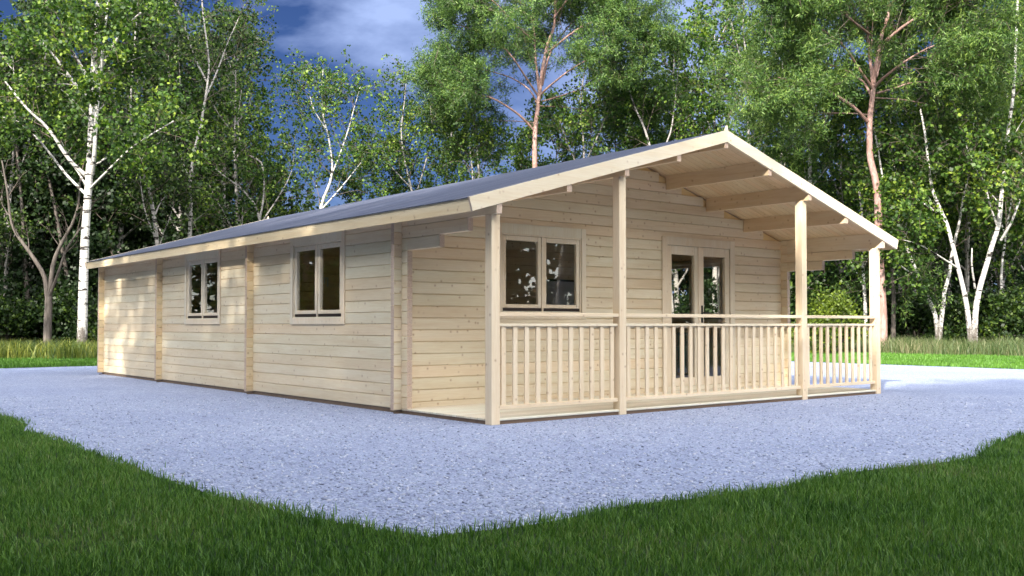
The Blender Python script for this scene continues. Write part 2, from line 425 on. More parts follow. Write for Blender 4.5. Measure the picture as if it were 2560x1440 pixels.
# stepped bracket logs and the wall plate carrying the porch roof, both sides
for X0, sgn in ((0, 1), (W - TH, -1)):
    m = MB(); m.log('y', .91, 1.5365, X0, X0 + TH, 1.8205, 1.957); m.log('y', .40, 1.5365, X0, X0 + TH, 1.957, 2.0935)
    m.build('bracket_log', M['wy'], cabin)
    p = MB()
    zo = 2.0935; hi = under(X0 if sgn > 0 else X0 + TH) - .004; hi2 = under(X0 + TH if sgn > 0 else X0) - .004
    a, b = (hi, hi2) if sgn > 0 else (hi2, hi)
    p.prism([(X0, 2.095), (X0 + TH, 2.095), (X0 + TH, b), (X0, a)], 'y', -.083, 1.536)
    p.prism([(X0, 2.233), (X0 + TH, 2.233), (X0 + TH, b), (X0, a)], 'y', 1.538, 12.74)
    p.build('wall_plate', M['wy'], cabin)
# purlins
PUR = [RX + .8583 * k for k in (-3, -2, -1, 0, 1, 2, 3)]
for x in PUR:
    b = under(x) - .185 if abs(x - RX) > .1 else 3.141
    p = MB(); x0, x1 = x - .033, x + .033
    e0, e1 = under(x0) - .002, under(x1) - .002
    if abs(x - RX) < .01: p.prism([(x0, b), (x1, b), (x1, e1), (x, 3.32), (x0, e0)], 'y', -.083, 1.652)
    else: p.prism([(x0, b), (x1, b), (x1, e1), (x0, e0)], 'y', -.083, 1.652)
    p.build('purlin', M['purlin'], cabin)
# posts
S = .107
PX = [0, 1.786, W - 1.786 - S, W - S]
for x in PX:
    xc = x + S / 2
    p = MB(); zt = 2.094 if x in (PX[0], PX[3]) else under(xc) - .187
    p.box(x, x + S, 0, S, 0, zt, .004); p.build('porch_post', M['wz'], cabin)
# base beams and deck
m = MB()
m.box(.012, W - .012, .022, .06, 0, .036); m.box(.012, .05, .0605, 1.60, 0, .036); m.box(W - .05, W - .012, .0605, 1.60, 0, .036)
m.box(.012, .05, 1.601, 12.75, 0, .044); m.box(W - .05, W - .012, 1.601, 12.75, 0, .044)
m.box(.052, W - .052, 12.71, 12.75, 0, .044); m.box(.052, W - .052, 5.6, 5.65, 0, .04); m.box(.052, W - .052, 9.33, 9.38, 0, .04)
for y in CROSS: m.box(-.07, .010, y + .008, y + .055, 0, .016)
m.build('foundation_beam', M['base'], cabin)
d = MB(); d.box(.004, W - .004, .012, 1.652, .0365, .058, .003); d.build('porch_deck', M['deck'], cabin)
d = MB(); d.box(TH + .002, W - TH - .002, 1.725, 12.63, .02, .06); d.build('floor', M['floor'], cabin)

# roof: deck boards + felt + fascias + bargeboards
roof = MB(); y0, y1 = -.066, 12.74; EX = .290
for sg in (-1, 1):
    xe = RX + sg * (RX + EX); ze = under(xe)
    roof.prism([(xe, ze), (RX + sg * .0005, 3.323), (RX + sg * .0005, 3.343), (xe, ze + .02)], 'y', y0, y1)
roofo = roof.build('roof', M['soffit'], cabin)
f = MB(); y0f, y1f = -.090, 12.765
NX = 40
xs = np.linspace(-.318, W + .318, 2 * NX + 1)
poly_t = [(x, 3.354 - SL * abs(x - RX)) for x in xs]; poly_b = [(x, 3.3445 - SL * abs(x - RX)) for x in xs[::-1]]
for i in range(len(xs) - 1):
    a, b = xs[i], xs[i + 1]
    za, zb = 3.354 - SL * abs(a - RX), 3.354 - SL * abs(b - RX)
f.prism([(-.318, 3.354 - SL * (RX + .318)), (RX, 3.354), (W + .318, 3.354 - SL * (RX + .318)), (W + .318, 3.3445 - SL * (RX + .318)), (RX, 3.3445), (-.318, 3.3445 - SL * (RX + .318))], 'y', -.066, 12.745)
f.build('roofing_felt', M['felt'], roofo)
for sg in (-1, 1):
    xa = -.3065 if sg < 0 else W + .2905; e = MB()
    zt = 3.346 - SL * (RX + .31)
    e.prism([(xa, 2.093), (xa + .016, 2.093), (xa + .016, zt), (xa, zt)], 'y', -.0655, 12.73)
    e.build('fascia', M['fascia'], roofo)
    sf = MB(); xi = 0 if sg < 0 else W
# barge boards: perpendicular-cut lower end, plumb joint at the ridge, small peak
for ya, yb in ((-.096, -.0675), (12.746, 12.772)):
    for sg in (-1, 1):
        bz = lambda u: 3.213 - SL * u        # lower edge, u = distance from the ridge
        ub = RX + .3065; ut = ub + .040
        X = lambda u: RX + sg * u
        e = MB(); j = .0 if sg < 0 else .018
        e.prism([(X(j), bz(j)), (X(ub), bz(ub)), (X(ut), bz(ut) + .145), (X(j), bz(j) + .145)], 'y', ya, yb)
        if sg < 0:
            e.prism([(RX, 3.213), (RX + .0175, 3.215), (RX + .0175, 3.352), (RX + .002, 3.415), (RX - .028, 3.351), (RX, 3.3575)], 'y', ya - .0015, yb)
        e.build('bargeboard', M['barge'], roofo)

# railing
RY0 = .022
def railing(xa, xb, n):
    r = MB()
    r.box(xa, xb, .012, .082, 1.080, 1.118, .003); r.box(xa, xb, .028, .066, .977, 1.006, .002); r.box(xa, xb, .028, .066, .147, .187, .002)
    r.box(xa, xb, .0665, .080, .955, 1.000)
    o = r.build('porch_railing', M['wx'], cabin)
    pitch = (xb - xa - .15) / (n - 1)
    for i in range(n):
        x = xa + .075 + i * pitch
        b = MB(); b.box(x - .028, x + .028, .038, .060, .1875, .9765, .002); b.build('baluster', M['wz'], o)
railing(PX[0] + S + .001, PX[1] - .001, 11); railing(PX[1] + S + .001, PX[2] - .001, 22); railing(PX[2] + S + .001, PX[3] - .001, 11)

# windows. local frame: u along the wall, outward depth o (0 = wall face), z
def place(facing):
    def bx(mb, u0, u1, o0, o1, z0, z1, c=0):      # o grows outwards
        if facing == 'side': mb.box(-o1, -o0, u0, u1, z0, z1, c)
        elif facing == 'right': mb.box(W + o0, W + o1, u0, u1, z0, z1, c)
        else: mb.box(u0, u1, YF - o1, YF - o0, z0, z1, c)
    return bx
def window(facing, u0, zoff, wd=1.47, n=2, zlo=.997):
    bx = place(facing); u1 = u0 + wd; z0 = zlo + zoff
    m = MB(); T = .075; zt = 2.045 + zoff; top = 2.235 if facing == 'front' else 2.155
    bx(m, u0, u0 + T, 0.001, .016, z0, top, .002); bx(m, u1 - T, u1, 0.001, .016, z0, top, .002)
    bx(m, u0 + T + .0005, u1 - T - .0005, 0.001, .015, z0, z0 + .085, .002)
    bx(m, u0 + T + .0005, u1 - T - .0005, 0.001, .011, zt, top)
    w = m.build('window', M['joinery'], cabin)
    fr = MB(); a, b = u0 + T - .008, u1 - T + .008; mid = (a + b) / 2; zb = z0 + .078
    # jamb lining, sill and centre mullion
    bx(fr, a, a + .03, -.075, -.0005, zb, zt + .02); bx(fr, b - .03, b, -.075, -.0005, zb, zt + .02)
    bx(fr, a + .0305, b - .0305, -.075, -.001, zt - .022, zt + .02); bx(fr, a + .0305, b - .0305, -.075, -.001, zb, zb + .018)
    ms = [a + (b - a) * i / n for i in range(1, n)]
    for mm in ms: bx(fr, mm - .013, mm + .013, -.075, .002, zb + .0185, zt - .0225)
    fr.build('window_frame', M['joinery'], w)
    for s0, s1 in zip([a + .032] + [m_ + .015 for m_ in ms], [m_ - .015 for m_ in ms] + [b - .032]):
        s = MB(); q = .055; sz0 = zb + .058; sz1 = zt - .026
        bx(s, s0, s0 + q, -.052, -.006, sz0, sz1, .003); bx(s, s1 - q, s1, -.052, -.006, sz0, sz1, .003)
        bx(s, s0 + q + .0003, s1 - q - .0003, -.052, -.007, sz0, sz0 + .045, .003); bx(s, s0 + q + .0003, s1 - q - .0003, -.052, -.007, sz1 - q, sz1, .003)
        so = s.build('sash', M['joinery'], w)
        g = MB(); bx(g, s0 + q - .004, s1 - q + .004, -.034, -.028, sz0 + .041, sz1 - q + .004); g.build('glass_pane', M['glass'], w)
        k = MB(); bx(k, s0, s1, -.055, -.012, zb + .0185, sz0 - .002); k.build('drip_strip', M['strip'], w)
    # inner handle
    h = MB(); hu = mid + (.085 if facing == 'front' else -.085)
    bx(h, hu - .010, hu + .010, -.066, -.058, 1.52 + zoff, 1.60 + zoff); bx(h, hu - .008, hu + .008, -.10, -.066, 1.58 + zoff, 1.60 + zoff)
    bx(h, hu - .009, hu + .009, -.115, -.10, 1.48 + zoff, 1.60 + zoff, .003)
    h.build('window_handle', M['steel'], w)
    return w
window('right', 2.1, 0, 2.1, 3); window('right', 4.25, 0, 1.25, 2, .10); window('right', 6.775, 0); window('side', 2.93, 0); window('side', 6.775, 0); window('front', 1.349, .068)  # right wall: window widened and further glazing added unseen, to light the rooms

# double door
bx = place('front')
m = MB(); zt = 2.112; da, db = 4.385, 5.757
bx(m, 4.275, da - .001, .001, .016, .06, 2.235, .002); bx(m, db + .001, 5.867, .001, .016, .06, 2.235, .002); bx(m, da, db, .001, .012, zt + .004, 2.235)
bx(m, da - .03, da - .006, -.075, -.0005, .06, zt + .03); bx(m, db + .006, db + .03, -.075, -.0005, .06, zt + .03)
bx(m, da - .005, db + .005, -.075, -.001, zt + .006, zt + .03); bx(m, da - .005, db + .005, -.07, .0, .059, .118)
door = m.build('double_door', M['joinery'], cabin)
mid = (da + db) / 2
for i, (s0, s1) in enumerate(((da, mid - .001), (mid + .001, db))):
    s = MB(); q = .100; b0, b1 = .122, zt
    bx(s, s0, s0 + q, -.060, -.002, b0, b1, .003); bx(s, s1 - q, s1, -.060, -.002, b0, b1, .003)
    bx(s, s0 + q + .0003, s1 - q - .0003, -.060, -.003, b0, b0 + .115, .003); bx(s, s0 + q + .0003, s1 - q - .0003, -.060, -.003, b1 - .12, b1, .003)
    lf = s.build('door_leaf', M['joinery'], door)
    g = MB(); bx(g, s0 + q - .004, s1 - q + .004, -.040, -.032, b0 + .111, b1 - .116); g.build('glass_pane', M['glass'], door)
    if i == 0:
        a = MB(); bx(a, s1 - .03, s1 + .03, -.0015, .010, b0, b1, .003); a.build('door_astragal', M['joinery'], door)
        for z in (.45, 1.15, 1.85):
            hg = MB(); bx(hg, s0 - .006, s0 + .004, .0, .006, z, z + .08); hg.build('hinge', M['steel'], door)
h = MB(); hx = mid + .056
bx(h, hx - .021, hx + .021, -.0015, .008, 1.02, 1.27, .004)
Yh = YF - .045
h.tube([(hx, YF - .006, 1.165), (hx, Yh, 1.165)], .011, 10); h.box(hx - .011, hx + .125, Yh - .011, Yh + .008, 1.154, 1.176, .005)
h.build('door_handle', M['black'], door)

# inside: linings of the partitions are the logs themselves; ceiling is the roof deck. a few furnishings
pic = empty('framed_panel', (5.84, 5.58, 1.10)); pic.scale = (.86, .86, .86); tag(pic, 'grey panel in a thin black frame, seen through the porch window', 'panel')
b = MB(); b.box(-.42, .42, -.02, .0, .0, .78); b.build('panel_face', M['panel'], pic)
b = MB(); b.box(-.46, -.4205, -.03, .0, -.04, .82); b.box(.4205, .46, -.03, .0, -.04, .82); b.box(-.42, .42, -.03, .0, .7805, .82); b.box(-.42, .42, -.03, .0, -.04, -.0005); b.build('frame', M['black'], pic)
sofa = empty('sofa', (6.0, 4.2, .06)); tag(sofa, 'dark teal sofa inside the cabin behind the glazed double door', 'sofa')
b = MB(); b.box(-.25, .85, -1.0, 1.0, .10, .40, .03); b.build('seat', M['teal'], sofa)
b = MB(); b.box(.62, .88, -1.0, 1.0, .405, .80, .05); b.build('backrest', M['teal'], sofa)
for yy in (-1.14, 1.005):
    b = MB(); b.box(-.25, .88, yy, yy + .135, .10, .58, .04); b.build('armrest', M['teal'], sofa)
for sx in (-.2, .8):
    for sy in (-.95, .92):
        b = MB(); b.box(sx, sx + .05, sy, sy + .05, 0, .099); b.build('leg', M['black'], sofa)

# ------------------------------------------------------------------ GROUND
EXP = [(-60, -3.2), (-3.95, -3.28), (-3.6, -3.40), (-3.2, -3.52), (-2.3, -3.66), (-1.7, -3.68), (-.5, -3.68), (1.0, -3.66), (2.5, -3.68), (3.15, -3.52), (4.5, -3.50), (5.6, -3.55), (9, -3.7), (20, -3.6)]   # (Y, edge X)
EYP = [(-20, -3.76), (-3.6, -3.78), (-3.2, -3.84), (-2.67, -3.95), (-2.1, -3.84), (-1.7, -3.93), (-.85, -3.99), (-.1, -3.93), (.5, -4.02), (.8, -4.10), (1.37, -4.12), (2.2, -3.86), (3.07, -3.64), (3.9, -3.66), (5, -4.0), (20, -3.9)]
ea = np.array(EXP); eb = np.array(EYP)
def edge_x(y): return np.interp(y, ea[:, 0], ea[:, 1])
def edge_y(x): return np.interp(x, eb[:, 0], eb[:, 1])
XR, YB = 16.5, 16.85
def on_lawn(x, y, jit=0):
    n = jit + .025 * np.sin(x * 5.1 + y * 3.3) + .018 * np.sin(x * 13.7 - y * 17.1)
    return (x + n < edge_x(y)) | (y + n < edge_y(x)) | (x + n * 2 > XR) | (y + n * 2 > YB)
g = MB(); g.add([(-900, -900, -.006), (900, -900, -.006), (900, 900, -.006), (-900, 900, -.006)], [(0, 1, 2, 3)])
go = g.build('lawn', M['soil']); tag(go, kind='structure')
pts = []
for y in np.arange(-3.9, YB, .3): pts.append((float(edge_x(y)) + .03 * math.sin(y * 7), y))
for x in np.arange(-3.5, XR, .3): pts.append((x, YB + .04 * math.sin(x * 3)))
for y in np.arange(YB, -3.8, -.3): pts.append((XR + .04 * math.sin(y * 4), y))
for x in np.arange(XR, -3.5, -.3): pts.append((x, float(edge_y(x)) + .02 * math.sin(x * 9)))
me = bpy.data.meshes.new('gravel_pad'); me.from_pydata([(x, y, 0) for x, y in pts], [], [tuple(range(len(pts)))])
o = link('gravel_pad', me, M['gravel']); tag(o, kind='structure')

# loose stones (uncountable)
def stones(n):
    ico = np.array([(0, 0, 1), (.89, 0, .45), (.28, .85, .45), (-.72, .53, .45), (-.72, -.53, .45), (.28, -.85, .45), (.72, .53, -.45), (-.28, .85, -.45), (-.89, 0, -.45), (-.28, -.85, -.45), (.72, -.53, -.45), (0, 0, -1)])
    fc = np.array([(0, 1, 2), (0, 2, 3), (0, 3, 4), (0, 4, 5), (0, 5, 1), (1, 6, 2), (2, 7, 3), (3, 8, 4), (4, 9, 5), (5, 10, 1), (6, 7, 2), (7, 8, 3), (8, 9, 4), (9, 10, 5), (10, 6, 1)])
    d = 4.6 + (rng.random(n) ** 1.6) * 9; px = rng.uniform(-150, 2700, n)
    X = CAM.x + FW.x * d + RT.x * (px - 1280) / FPX * d; Y = CAM.y + FW.y * d + RT.y * (px - 1280) / FPX * d
    ok = ~on_lawn(X, Y) & ~((X > -.02) & (X < W + .02) & (Y > -.02) & (Y < 12.8)) & (X < XR) & (Y < YB); X, Y = X[ok], Y[ok]; n = len(X)
    s = rng.uniform(.004, .011, n)
    V = ico[None] * (1 + .25 * rng.standard_normal((n, 12, 1))) * s[:, None, None] * np.stack([rng.uniform(.8, 1.7, n), rng.uniform(.8, 1.3, n), rng.uniform(.5, .9, n)], -1)[:, None, :]
    a = rng.uniform(0, 6.28, n); c, q = np.cos(a)[:, None], np.sin(a)[:, None]
    x = V[..., 0] * c - V[..., 1] * q; y = V[..., 0] * q + V[..., 1] * c
    V = np.stack([x + X[:, None], y + Y[:, None], V[..., 2] + .002], -1).reshape(-1, 3)
    F = (fc[None] + np.arange(n)[:, None, None] * 12).reshape(-1, 3)
    return V, F
V, F = stones(26000)
t = NT('loose_stones'); gi = t.n('NewGeometry')
t.l(t.ramp(gi.outputs['Random Per Island'], [(0, (.15, .17, .25)), (.3, (.27, .31, .43)), (.75, (.36, .41, .54)), (1, (.48, .50, .60))]), t.p.inputs['Base Color']); t.p.inputs['Roughness'].default_value = .8
M['stones'] = t.m
o = link('gravel_stones', mesh_np('gravel_stones', V, F, np.full(len(F), 3)), M['stones'])
tag(o, 'loose blue grey gravel chippings lying on the gravel pad', 'gravel', kind='stuff')

def blades(X, Y, h, w, lean=.45, tipw=.0, z0=0):
    n = len(X); a = rng.uniform(0, 2 * np.pi, n); la = rng.uniform(0, 2 * np.pi, n)
    ll = h * np.abs(rng.normal(lean, lean * .5, n))
    wx, wy = np.cos(a) * w / 2, np.sin(a) * w / 2; lx, ly = np.cos(la) * ll, np.sin(la) * ll
    z = np.zeros(n) + z0
    P = lambda sx, t, hz: np.stack([X + sx * wx * (1 - t * .5) + lx * t * t, Y + sx * wy * (1 - t * .5) + ly * t * t, z + h * hz], -1)
    V = np.stack([P(-1, 0, -.02), P(1, 0, -.02), P(1.1, .55, .62), P(-1.1, .55, .62), P(0, 1, 1)], 1).reshape(-1, 3)
    b = np.arange(n)[:, None] * 5
    L = np.concatenate([b + np.array([[0, 1, 2, 3]]), b + np.array([[3, 2, 4]])], 1).ravel()
    sz = np.tile([4, 3], n)
    return V, L, sz
def polar(n, d0, d1, px0, px1, pw=1.0):
    u = rng.random(n); d = (d0 ** pw + u * (d1 ** pw - d0 ** pw)) ** (1 / pw)
    px = rng.uniform(px0, px1, n)
    return CAM.x + FW.x * d + RT.x * (px - 1280) / FPX * d, CAM.y + FW.y * d + RT.y * (px - 1280) / FPX * d, d
def nz(X, Y, s, ph=0):
    return (np.sin(X * s + ph) * np.cos(Y * s * 1.3 + ph * 2) + np.sin((X + Y) * s * 2.3 + 1 + ph) * .6 + np.sin((X - 2 * Y) * s * 3.7 + ph) * .35) / 1.95
# foreground lawn
X, Y, D = polar(400000, 2.6, 13.5, -420, 2980, .9)
ok = on_lawn(X, Y, .03 - .10 * rng.random(len(X)) ** 5 + .04 * rng.normal(size=len(X))); X, Y, D = X[ok], Y[ok], D[ok]
hh = (.044 + .012 * nz(X, Y, 1.6) + .010 * nz(X, Y, 6, 2)) * rng.uniform(.55, 1.35, len(X))
V, L, sz = blades(X, Y, hh, rng.uniform(.0026, .0052, len(X)) * (1 + D * .05), .42)
o = link('grass', mesh_np('grass', V, L, sz), M['grass']); tag(o, 'short dark green lawn grass blades in front of the gravel', 'grass', kind='stuff')
# far lawn strip (bright) behind the gravel
X, Y, D = polar(120000, 20, 34, -300, 2860, 1.2)
ok = ((X > XR) | (Y > YB)) & (X < 26) & (Y < 26); X, Y, D = X[ok], Y[ok], D[ok]
V, L, sz = blades(X, Y, rng.uniform(.04, .085, len(X)), rng.uniform(.012, .028, len(X)), .35)
o = link('lawn_grass', mesh_np('lawn_grass', V, L, sz), M['fargrass']); tag(o, 'bright mown grass strip between gravel and meadow grass', 'grass', kind='stuff')
# tall meadow grass belt
X, Y, D = polar(165000, 26.5, 44, -800, 3100, 1.0)
ok = (((X > 24.2 + .5 * nz(X, Y, .8)) | (Y > 24.0 + .5 * nz(X, Y, .8)))); X, Y, D = X[ok], Y[ok], D[ok]
hh = (.46 + .13 * nz(X, Y, .7, 1) + .10 * nz(X, Y, 3, 2)) * (.35 + rng.random(len(X)) ** 1.5 * 1.0)
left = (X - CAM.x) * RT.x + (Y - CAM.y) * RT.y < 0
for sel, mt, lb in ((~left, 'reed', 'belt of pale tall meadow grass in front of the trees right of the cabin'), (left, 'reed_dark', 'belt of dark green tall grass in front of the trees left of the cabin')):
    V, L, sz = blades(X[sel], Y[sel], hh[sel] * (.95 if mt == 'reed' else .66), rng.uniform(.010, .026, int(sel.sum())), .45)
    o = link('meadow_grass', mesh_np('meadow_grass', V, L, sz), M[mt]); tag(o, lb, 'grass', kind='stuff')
# yellow-green weeds on the left of the belt
X, Y, D = polar(3500, 27.5, 32, -100, 330, 1.0); k = nz(X, Y, 1.7, 4) > .0; X, Y = X[k], Y[k]
V, L, sz = blades(X, Y, rng.uniform(.3, .62, len(X)), rng.uniform(.012, .035, len(X)), .5)
o = link('weeds', mesh_np('weeds', V, L, sz), M['weed']); tag(o, 'yellow flowering weeds at the left edge of the meadow grass', 'weeds', kind='stuff')

# ------------------------------------------------------------------ TREES
class Tree:
    def __init__(s, seed): s.r = np.random.default_rng(seed); s.tv = []; s.tf = []; s.ti = []; s.nv = 0; s.lp = []; s.lr = []
    def tube(s, P, r0, r1, n=6, pw=1.0):
        m = len(P); t = np.linspace(0, 1, m) ** pw; v, f = tube_np(P, r0 + (r1 - r0) * t, n)
        s.tv.append(v); s.tf.append(f + s.nv); s.ti.append(np.full(len(f), int(n <= 3 or r0 < .022))); s.nv += len(v)
    def line(s, p, d, L, n, wob=.15, up=0.0, droop=0.0):
        P = [np.array(p, float)]; d = np.array(d, float); d /= np.linalg.norm(d); st = L / n
        for i in range(n):
            d = d + s.r.normal(0, wob, 3) * .6 + np.array([0, 0, up - droop * (i / n)]) * .35
            d /= np.linalg.norm(d); P.append(P[-1] + d * st)
        return np.array(P)
    def child_dir(s, tan, ang):
        a = s.r.uniform(0, 2 * np.pi); t = tan / np.linalg.norm(tan)
        u = np.cross(t, [0, 0, 1.] if abs(t[2]) < .95 else [1., 0, 0]); u /= np.linalg.norm(u); v = np.cross(t, u)
        return t * math.cos(ang) + (u * math.cos(a) + v * math.sin(a)) * math.sin(ang)
    def sample(s, P, t):
        x = t * (len(P) - 1); i = min(int(x), len(P) - 2); return P[i] + (P[i + 1] - P[i]) * (x - i), P[i + 1] - P[i]
    def leafs(s, P, n, sig):
        t = s.r.random(n) * (len(P) - 1); i = np.minimum(t.astype(int), len(P) - 2); q = P[i] + (P[i + 1] - P[i]) * (t - i)[:, None]
        s.lp.append(q + s.r.normal(0, sig * .72, (n, 3)))
    def grow(s, P, r, lv, K):
        """K: list per level of (count, t0, t1, len, ang, up, droop, leaves, sigma, seg)"""
        if lv >= len(K): return
        cnt, t0, t1, ln, ang, up, dr, lf, sg, seg = K[lv]
        for i in range(cnt):
            t = t0 + (t1 - t0) * (i + s.r.random()) / cnt
            p, tan = s.sample(P, t); d = s.child_dir(tan, ang * s.r.uniform(.7, 1.25))
            L = ln * s.r.uniform(.6, 1.25) * (1.15 - .6 * t if lv == 0 else 1)
            Q = s.line(p, d, L, seg, .16, up, dr); rr = max(r * (.42 if lv == 0 else .5) * (1.1 - .6 * t), .008)
            s.tube(Q, rr, rr * .25, 5 if lv == 0 else 3)
            if lf: s.leafs(Q[1:] if len(Q) > 2 else Q, int(lf * s.r.uniform(.5, 1.5)), sg)
            s.grow(Q, rr, lv + 1, K)
    def wood(s, name, mat, parent):
        V = np.concatenate(s.tv); F = np.concatenate(s.tf)
        o = link(name, mesh_np(name, V, F, np.full(len(F), 4), True), mat, parent)
        o.data.materials.append(M['twig']); o.data.polygons.foreach_set('material_index', np.concatenate(s.ti).astype(np.int32)); return o
    def crown_mesh(s, w, l, flat=.0):
        P = np.concatenate(s.lp); n = len(P); r = s.r
        a = r.normal(size=(n, 3)); a[:, 2] -= .35; a /= np.linalg.norm(a, axis=1)[:, None]
        b = r.normal(size=(n, 3)); b[:, 2] *= 1 - flat; b = np.cross(a, b); b /= np.linalg.norm(b, axis=1)[:, None] + 1e-9
        sc = r.uniform(.65, 1.35, (n, 1)); a = a * l * sc; b = b * w * sc * .5
        V = np.stack([P, P + a * .45 + b, P + a, P + a * .45 - b], 1).reshape(-1, 3)
        return mesh_np('crown', V, np.arange(4 * n), np.full(n, 4))

BK = [(16, .18, .98, 3.2, .75, .35, .1, 0, 0, 6), (7, .25, 1, 1.5, .7, .1, .5, 16, .16, 4), (4, .2, 1, .8, .8, -.1, .8, 18, .13, 3)]
def birch_tree(seed, H, r0, K=BK, lean=(0, 0), t0=.3, stems=None, leaf=(.09, .12)):
    t = Tree(seed)
    if stems is None:
        P = t.line((0, 0, -.1), (lean[0], lean[1], 1), H, 12, .05, .08); t.tube(P, r0, r0 * .12, 10, .9); t.grow(P, r0, 0, K)
    else:
        for P, a, b, kk in stems:
            P = np.array(P, float)
            # refine polyline
            x = np.linspace(0, len(P) - 1, (len(P) - 1) * 3 + 1); Q = np.stack([np.interp(x, np.arange(len(P)), P[:, k]) for k in range(3)], -1)
            Q[1:-1] += t.r.normal(0, a * .12, (len(Q) - 2, 3))
            # smooth
            Q[1:-1] = (Q[:-2] + 2 * Q[1:-1] + Q[2:]) / 4
            t.tube(Q, a, b, 12 if a > .09 else 6)
            if kk: t.grow(Q, max(a * .7, .03), 0, kk)
    return t, t.crown_mesh(*leaf)

def make_tree(name, tr, crown, loc, barkm, leafm, label, cat, group=None, rot=0, sc=1):
    e = empty(name, loc); tag(e, label, cat, group)
    tk = tr.wood('trunk', barkm, e); cr = link('crown', crown, leafm, e)
    e.rotation_euler.z = rot; e.scale = (sc, sc, sc)
    return e
def copy_tree(src, loc, rot, sc, label, cat=None, group=None, zs=1.0):
    c = src.copy(); COL.objects.link(c); c.location = loc; c.rotation_euler.z = rot; c.scale = (sc, sc, sc * zs); c['label'] = label
    if group: c['group'] = group
    elif 'group' in c: del c['group']
    for ch in src.children:
        k = ch.copy(); COL.objects.link(k); k.parent = c
    return c

def rel(base, pts, d0, dd=None):
    """photo points (px,py[,depth offset]) at distance d0 -> points relative to base"""
    out = []
    for i, p in enumerate(pts):
        q = at(p[0], p[1], d0 + (p[2] if len(p) > 2 else 0)); out.append(tuple(q - base))
    return out

# ---- the big birch at the left
d = 36; b0 = gx(205, d)
K1 = [(13, .38, 1, 2.6, .8, .25, .2, 0, 0, 6), (6, .2, 1, 1.4, .8, .05, .6, 22, .2, 4), (4, .2, 1, .8, .8, -.2, .9, 32, .17, 3)]
K2 = [(9, .3, 1, 1.9, .8, .1, .4, 14, .18, 5), (5, .2, 1, 1.0, .8, -.1, .8, 36, .18, 3)]
st = [(rel(b0, [(204, 885), (206, 800), (210, 640), (214, 520), (222, 330), (228, 170), (236, 0), (240, -200), (235, -420)], d), .195, .05, K1),
      (rel(b0, [(214, 440), (170, 400, -.3), (118, 320, -.6), (60, 270, -1), (5, 200, -1.2)], d), .085, .03, K2),
      (rel(b0, [(214, 487), (165, 440, .3), (95, 350, .8), (40, 300, 1.2), (0, 290, 1.4)], d), .06, .02, K2),
      (rel(b0, [(222, 250), (190, 220, -.5), (140, 150, -1), (92, 95, -1.3)], d), .09, .03, K2),
      (rel(b0, [(218, 200), (190, 150, .6), (150, 90, 1)], d), .08, .03, K2),
      (rel(b0, [(226, 435), (232, 380, -.4), (234, 300, -.5), (250, 120, -.6), (262, 0, -.8), (280, -180, -1)], d), .085, .03, K2),
      (rel(b0, [(226, 200), (262, 130, -.6), (300, 70, -.8), (345, 25, -1)], d), .085, .03, K2),
      (rel(b0, [(222, 470), (262, 430, -.8), (320, 370, -1.3), (380, 330, -1.8), (430, 300, -2)], d), .05, .02, K2),
      (rel(b0, [(238, -60), (300, -160, -1), (380, -230, -1.5)], d), .08, .03, K2),
      (rel(b0, [(236, -80), (150, -180, 1), (60, -240, 1.5)], d), .08, .03, K2)]
t, cr = birch_tree(21, 0, 0, stems=st, leaf=(.115, .14))
make_tree('birch_tree', t, cr, b0, M['birch'], M['birchleaf'], 'tall white birch with a thick trunk beside the far left end of the cabin roof', 'tree')

# ---- bare forked grey tree left of it
d = 40; b0 = gx(118, d)
KS = [(5, .3, 1, 1.6, .7, .3, 0, 0, 0, 5), (3, .3, 1, .8, .7, .3, 0, 3, .2, 3)]
st = [(rel(b0, [(120, 880), (120, 780), (122, 740)], d), .17, .14, None),
      (rel(b0, [(121, 760), (112, 690), (80, 640), (50, 600), (25, 560), (15, 480), (0, 400)], d), .10, .03, KS),
      (rel(b0, [(122, 750), (130, 660), (150, 610), (178, 560), (192, 520), (198, 440)], d), .10, .03, KS),
      (rel(b0, [(122, 745), (145, 680, -.5), (165, 620, -.5), (200, 570, -.6), (235, 500, -.8)], d), .07, .02, KS)]
t, cr = birch_tree(5, 0, 0, stems=st, leaf=(.10, .12))
make_tree('forked_tree', t, cr, b0, M['bark'], M['darkleaf'], 'bare grey tree forking low into curved limbs, left of the thick birch', 'tree')

# ---- birch protos for the wood
protos = []
for i in range(4):
    t, cr = birch_tree(40 + i, 13 + i * .7, .13 + .01 * i, leaf=(.13, .155), lean=(.05 * (i - 1.5), .04))
    protos.append((t, cr))
BASE = [None] * 4
GROUPB = None
def birch(i, px, d, H, label, rot=None, leafm='birchleaf', zs=1.0, group=None):
    i %= 4; loc = gx(px, d); sc = H / (13 + i * .7); rot = random.uniform(0, 6.28) if rot is None else rot
    key = (i, leafm)
    if BD.get(key) is None:
        t, cr = protos[i]; c2 = cr if leafm == 'birchleaf' else cr.copy()
        e = make_tree('birch_tree', t, c2, loc, M['birch2'], M[leafm], label, 'tree', group, rot, sc); e.scale.z = sc * zs; BD[key] = e
        return e
    return copy_tree(BD[key], loc, rot, sc, label, group=group, zs=zs)
BD = {}
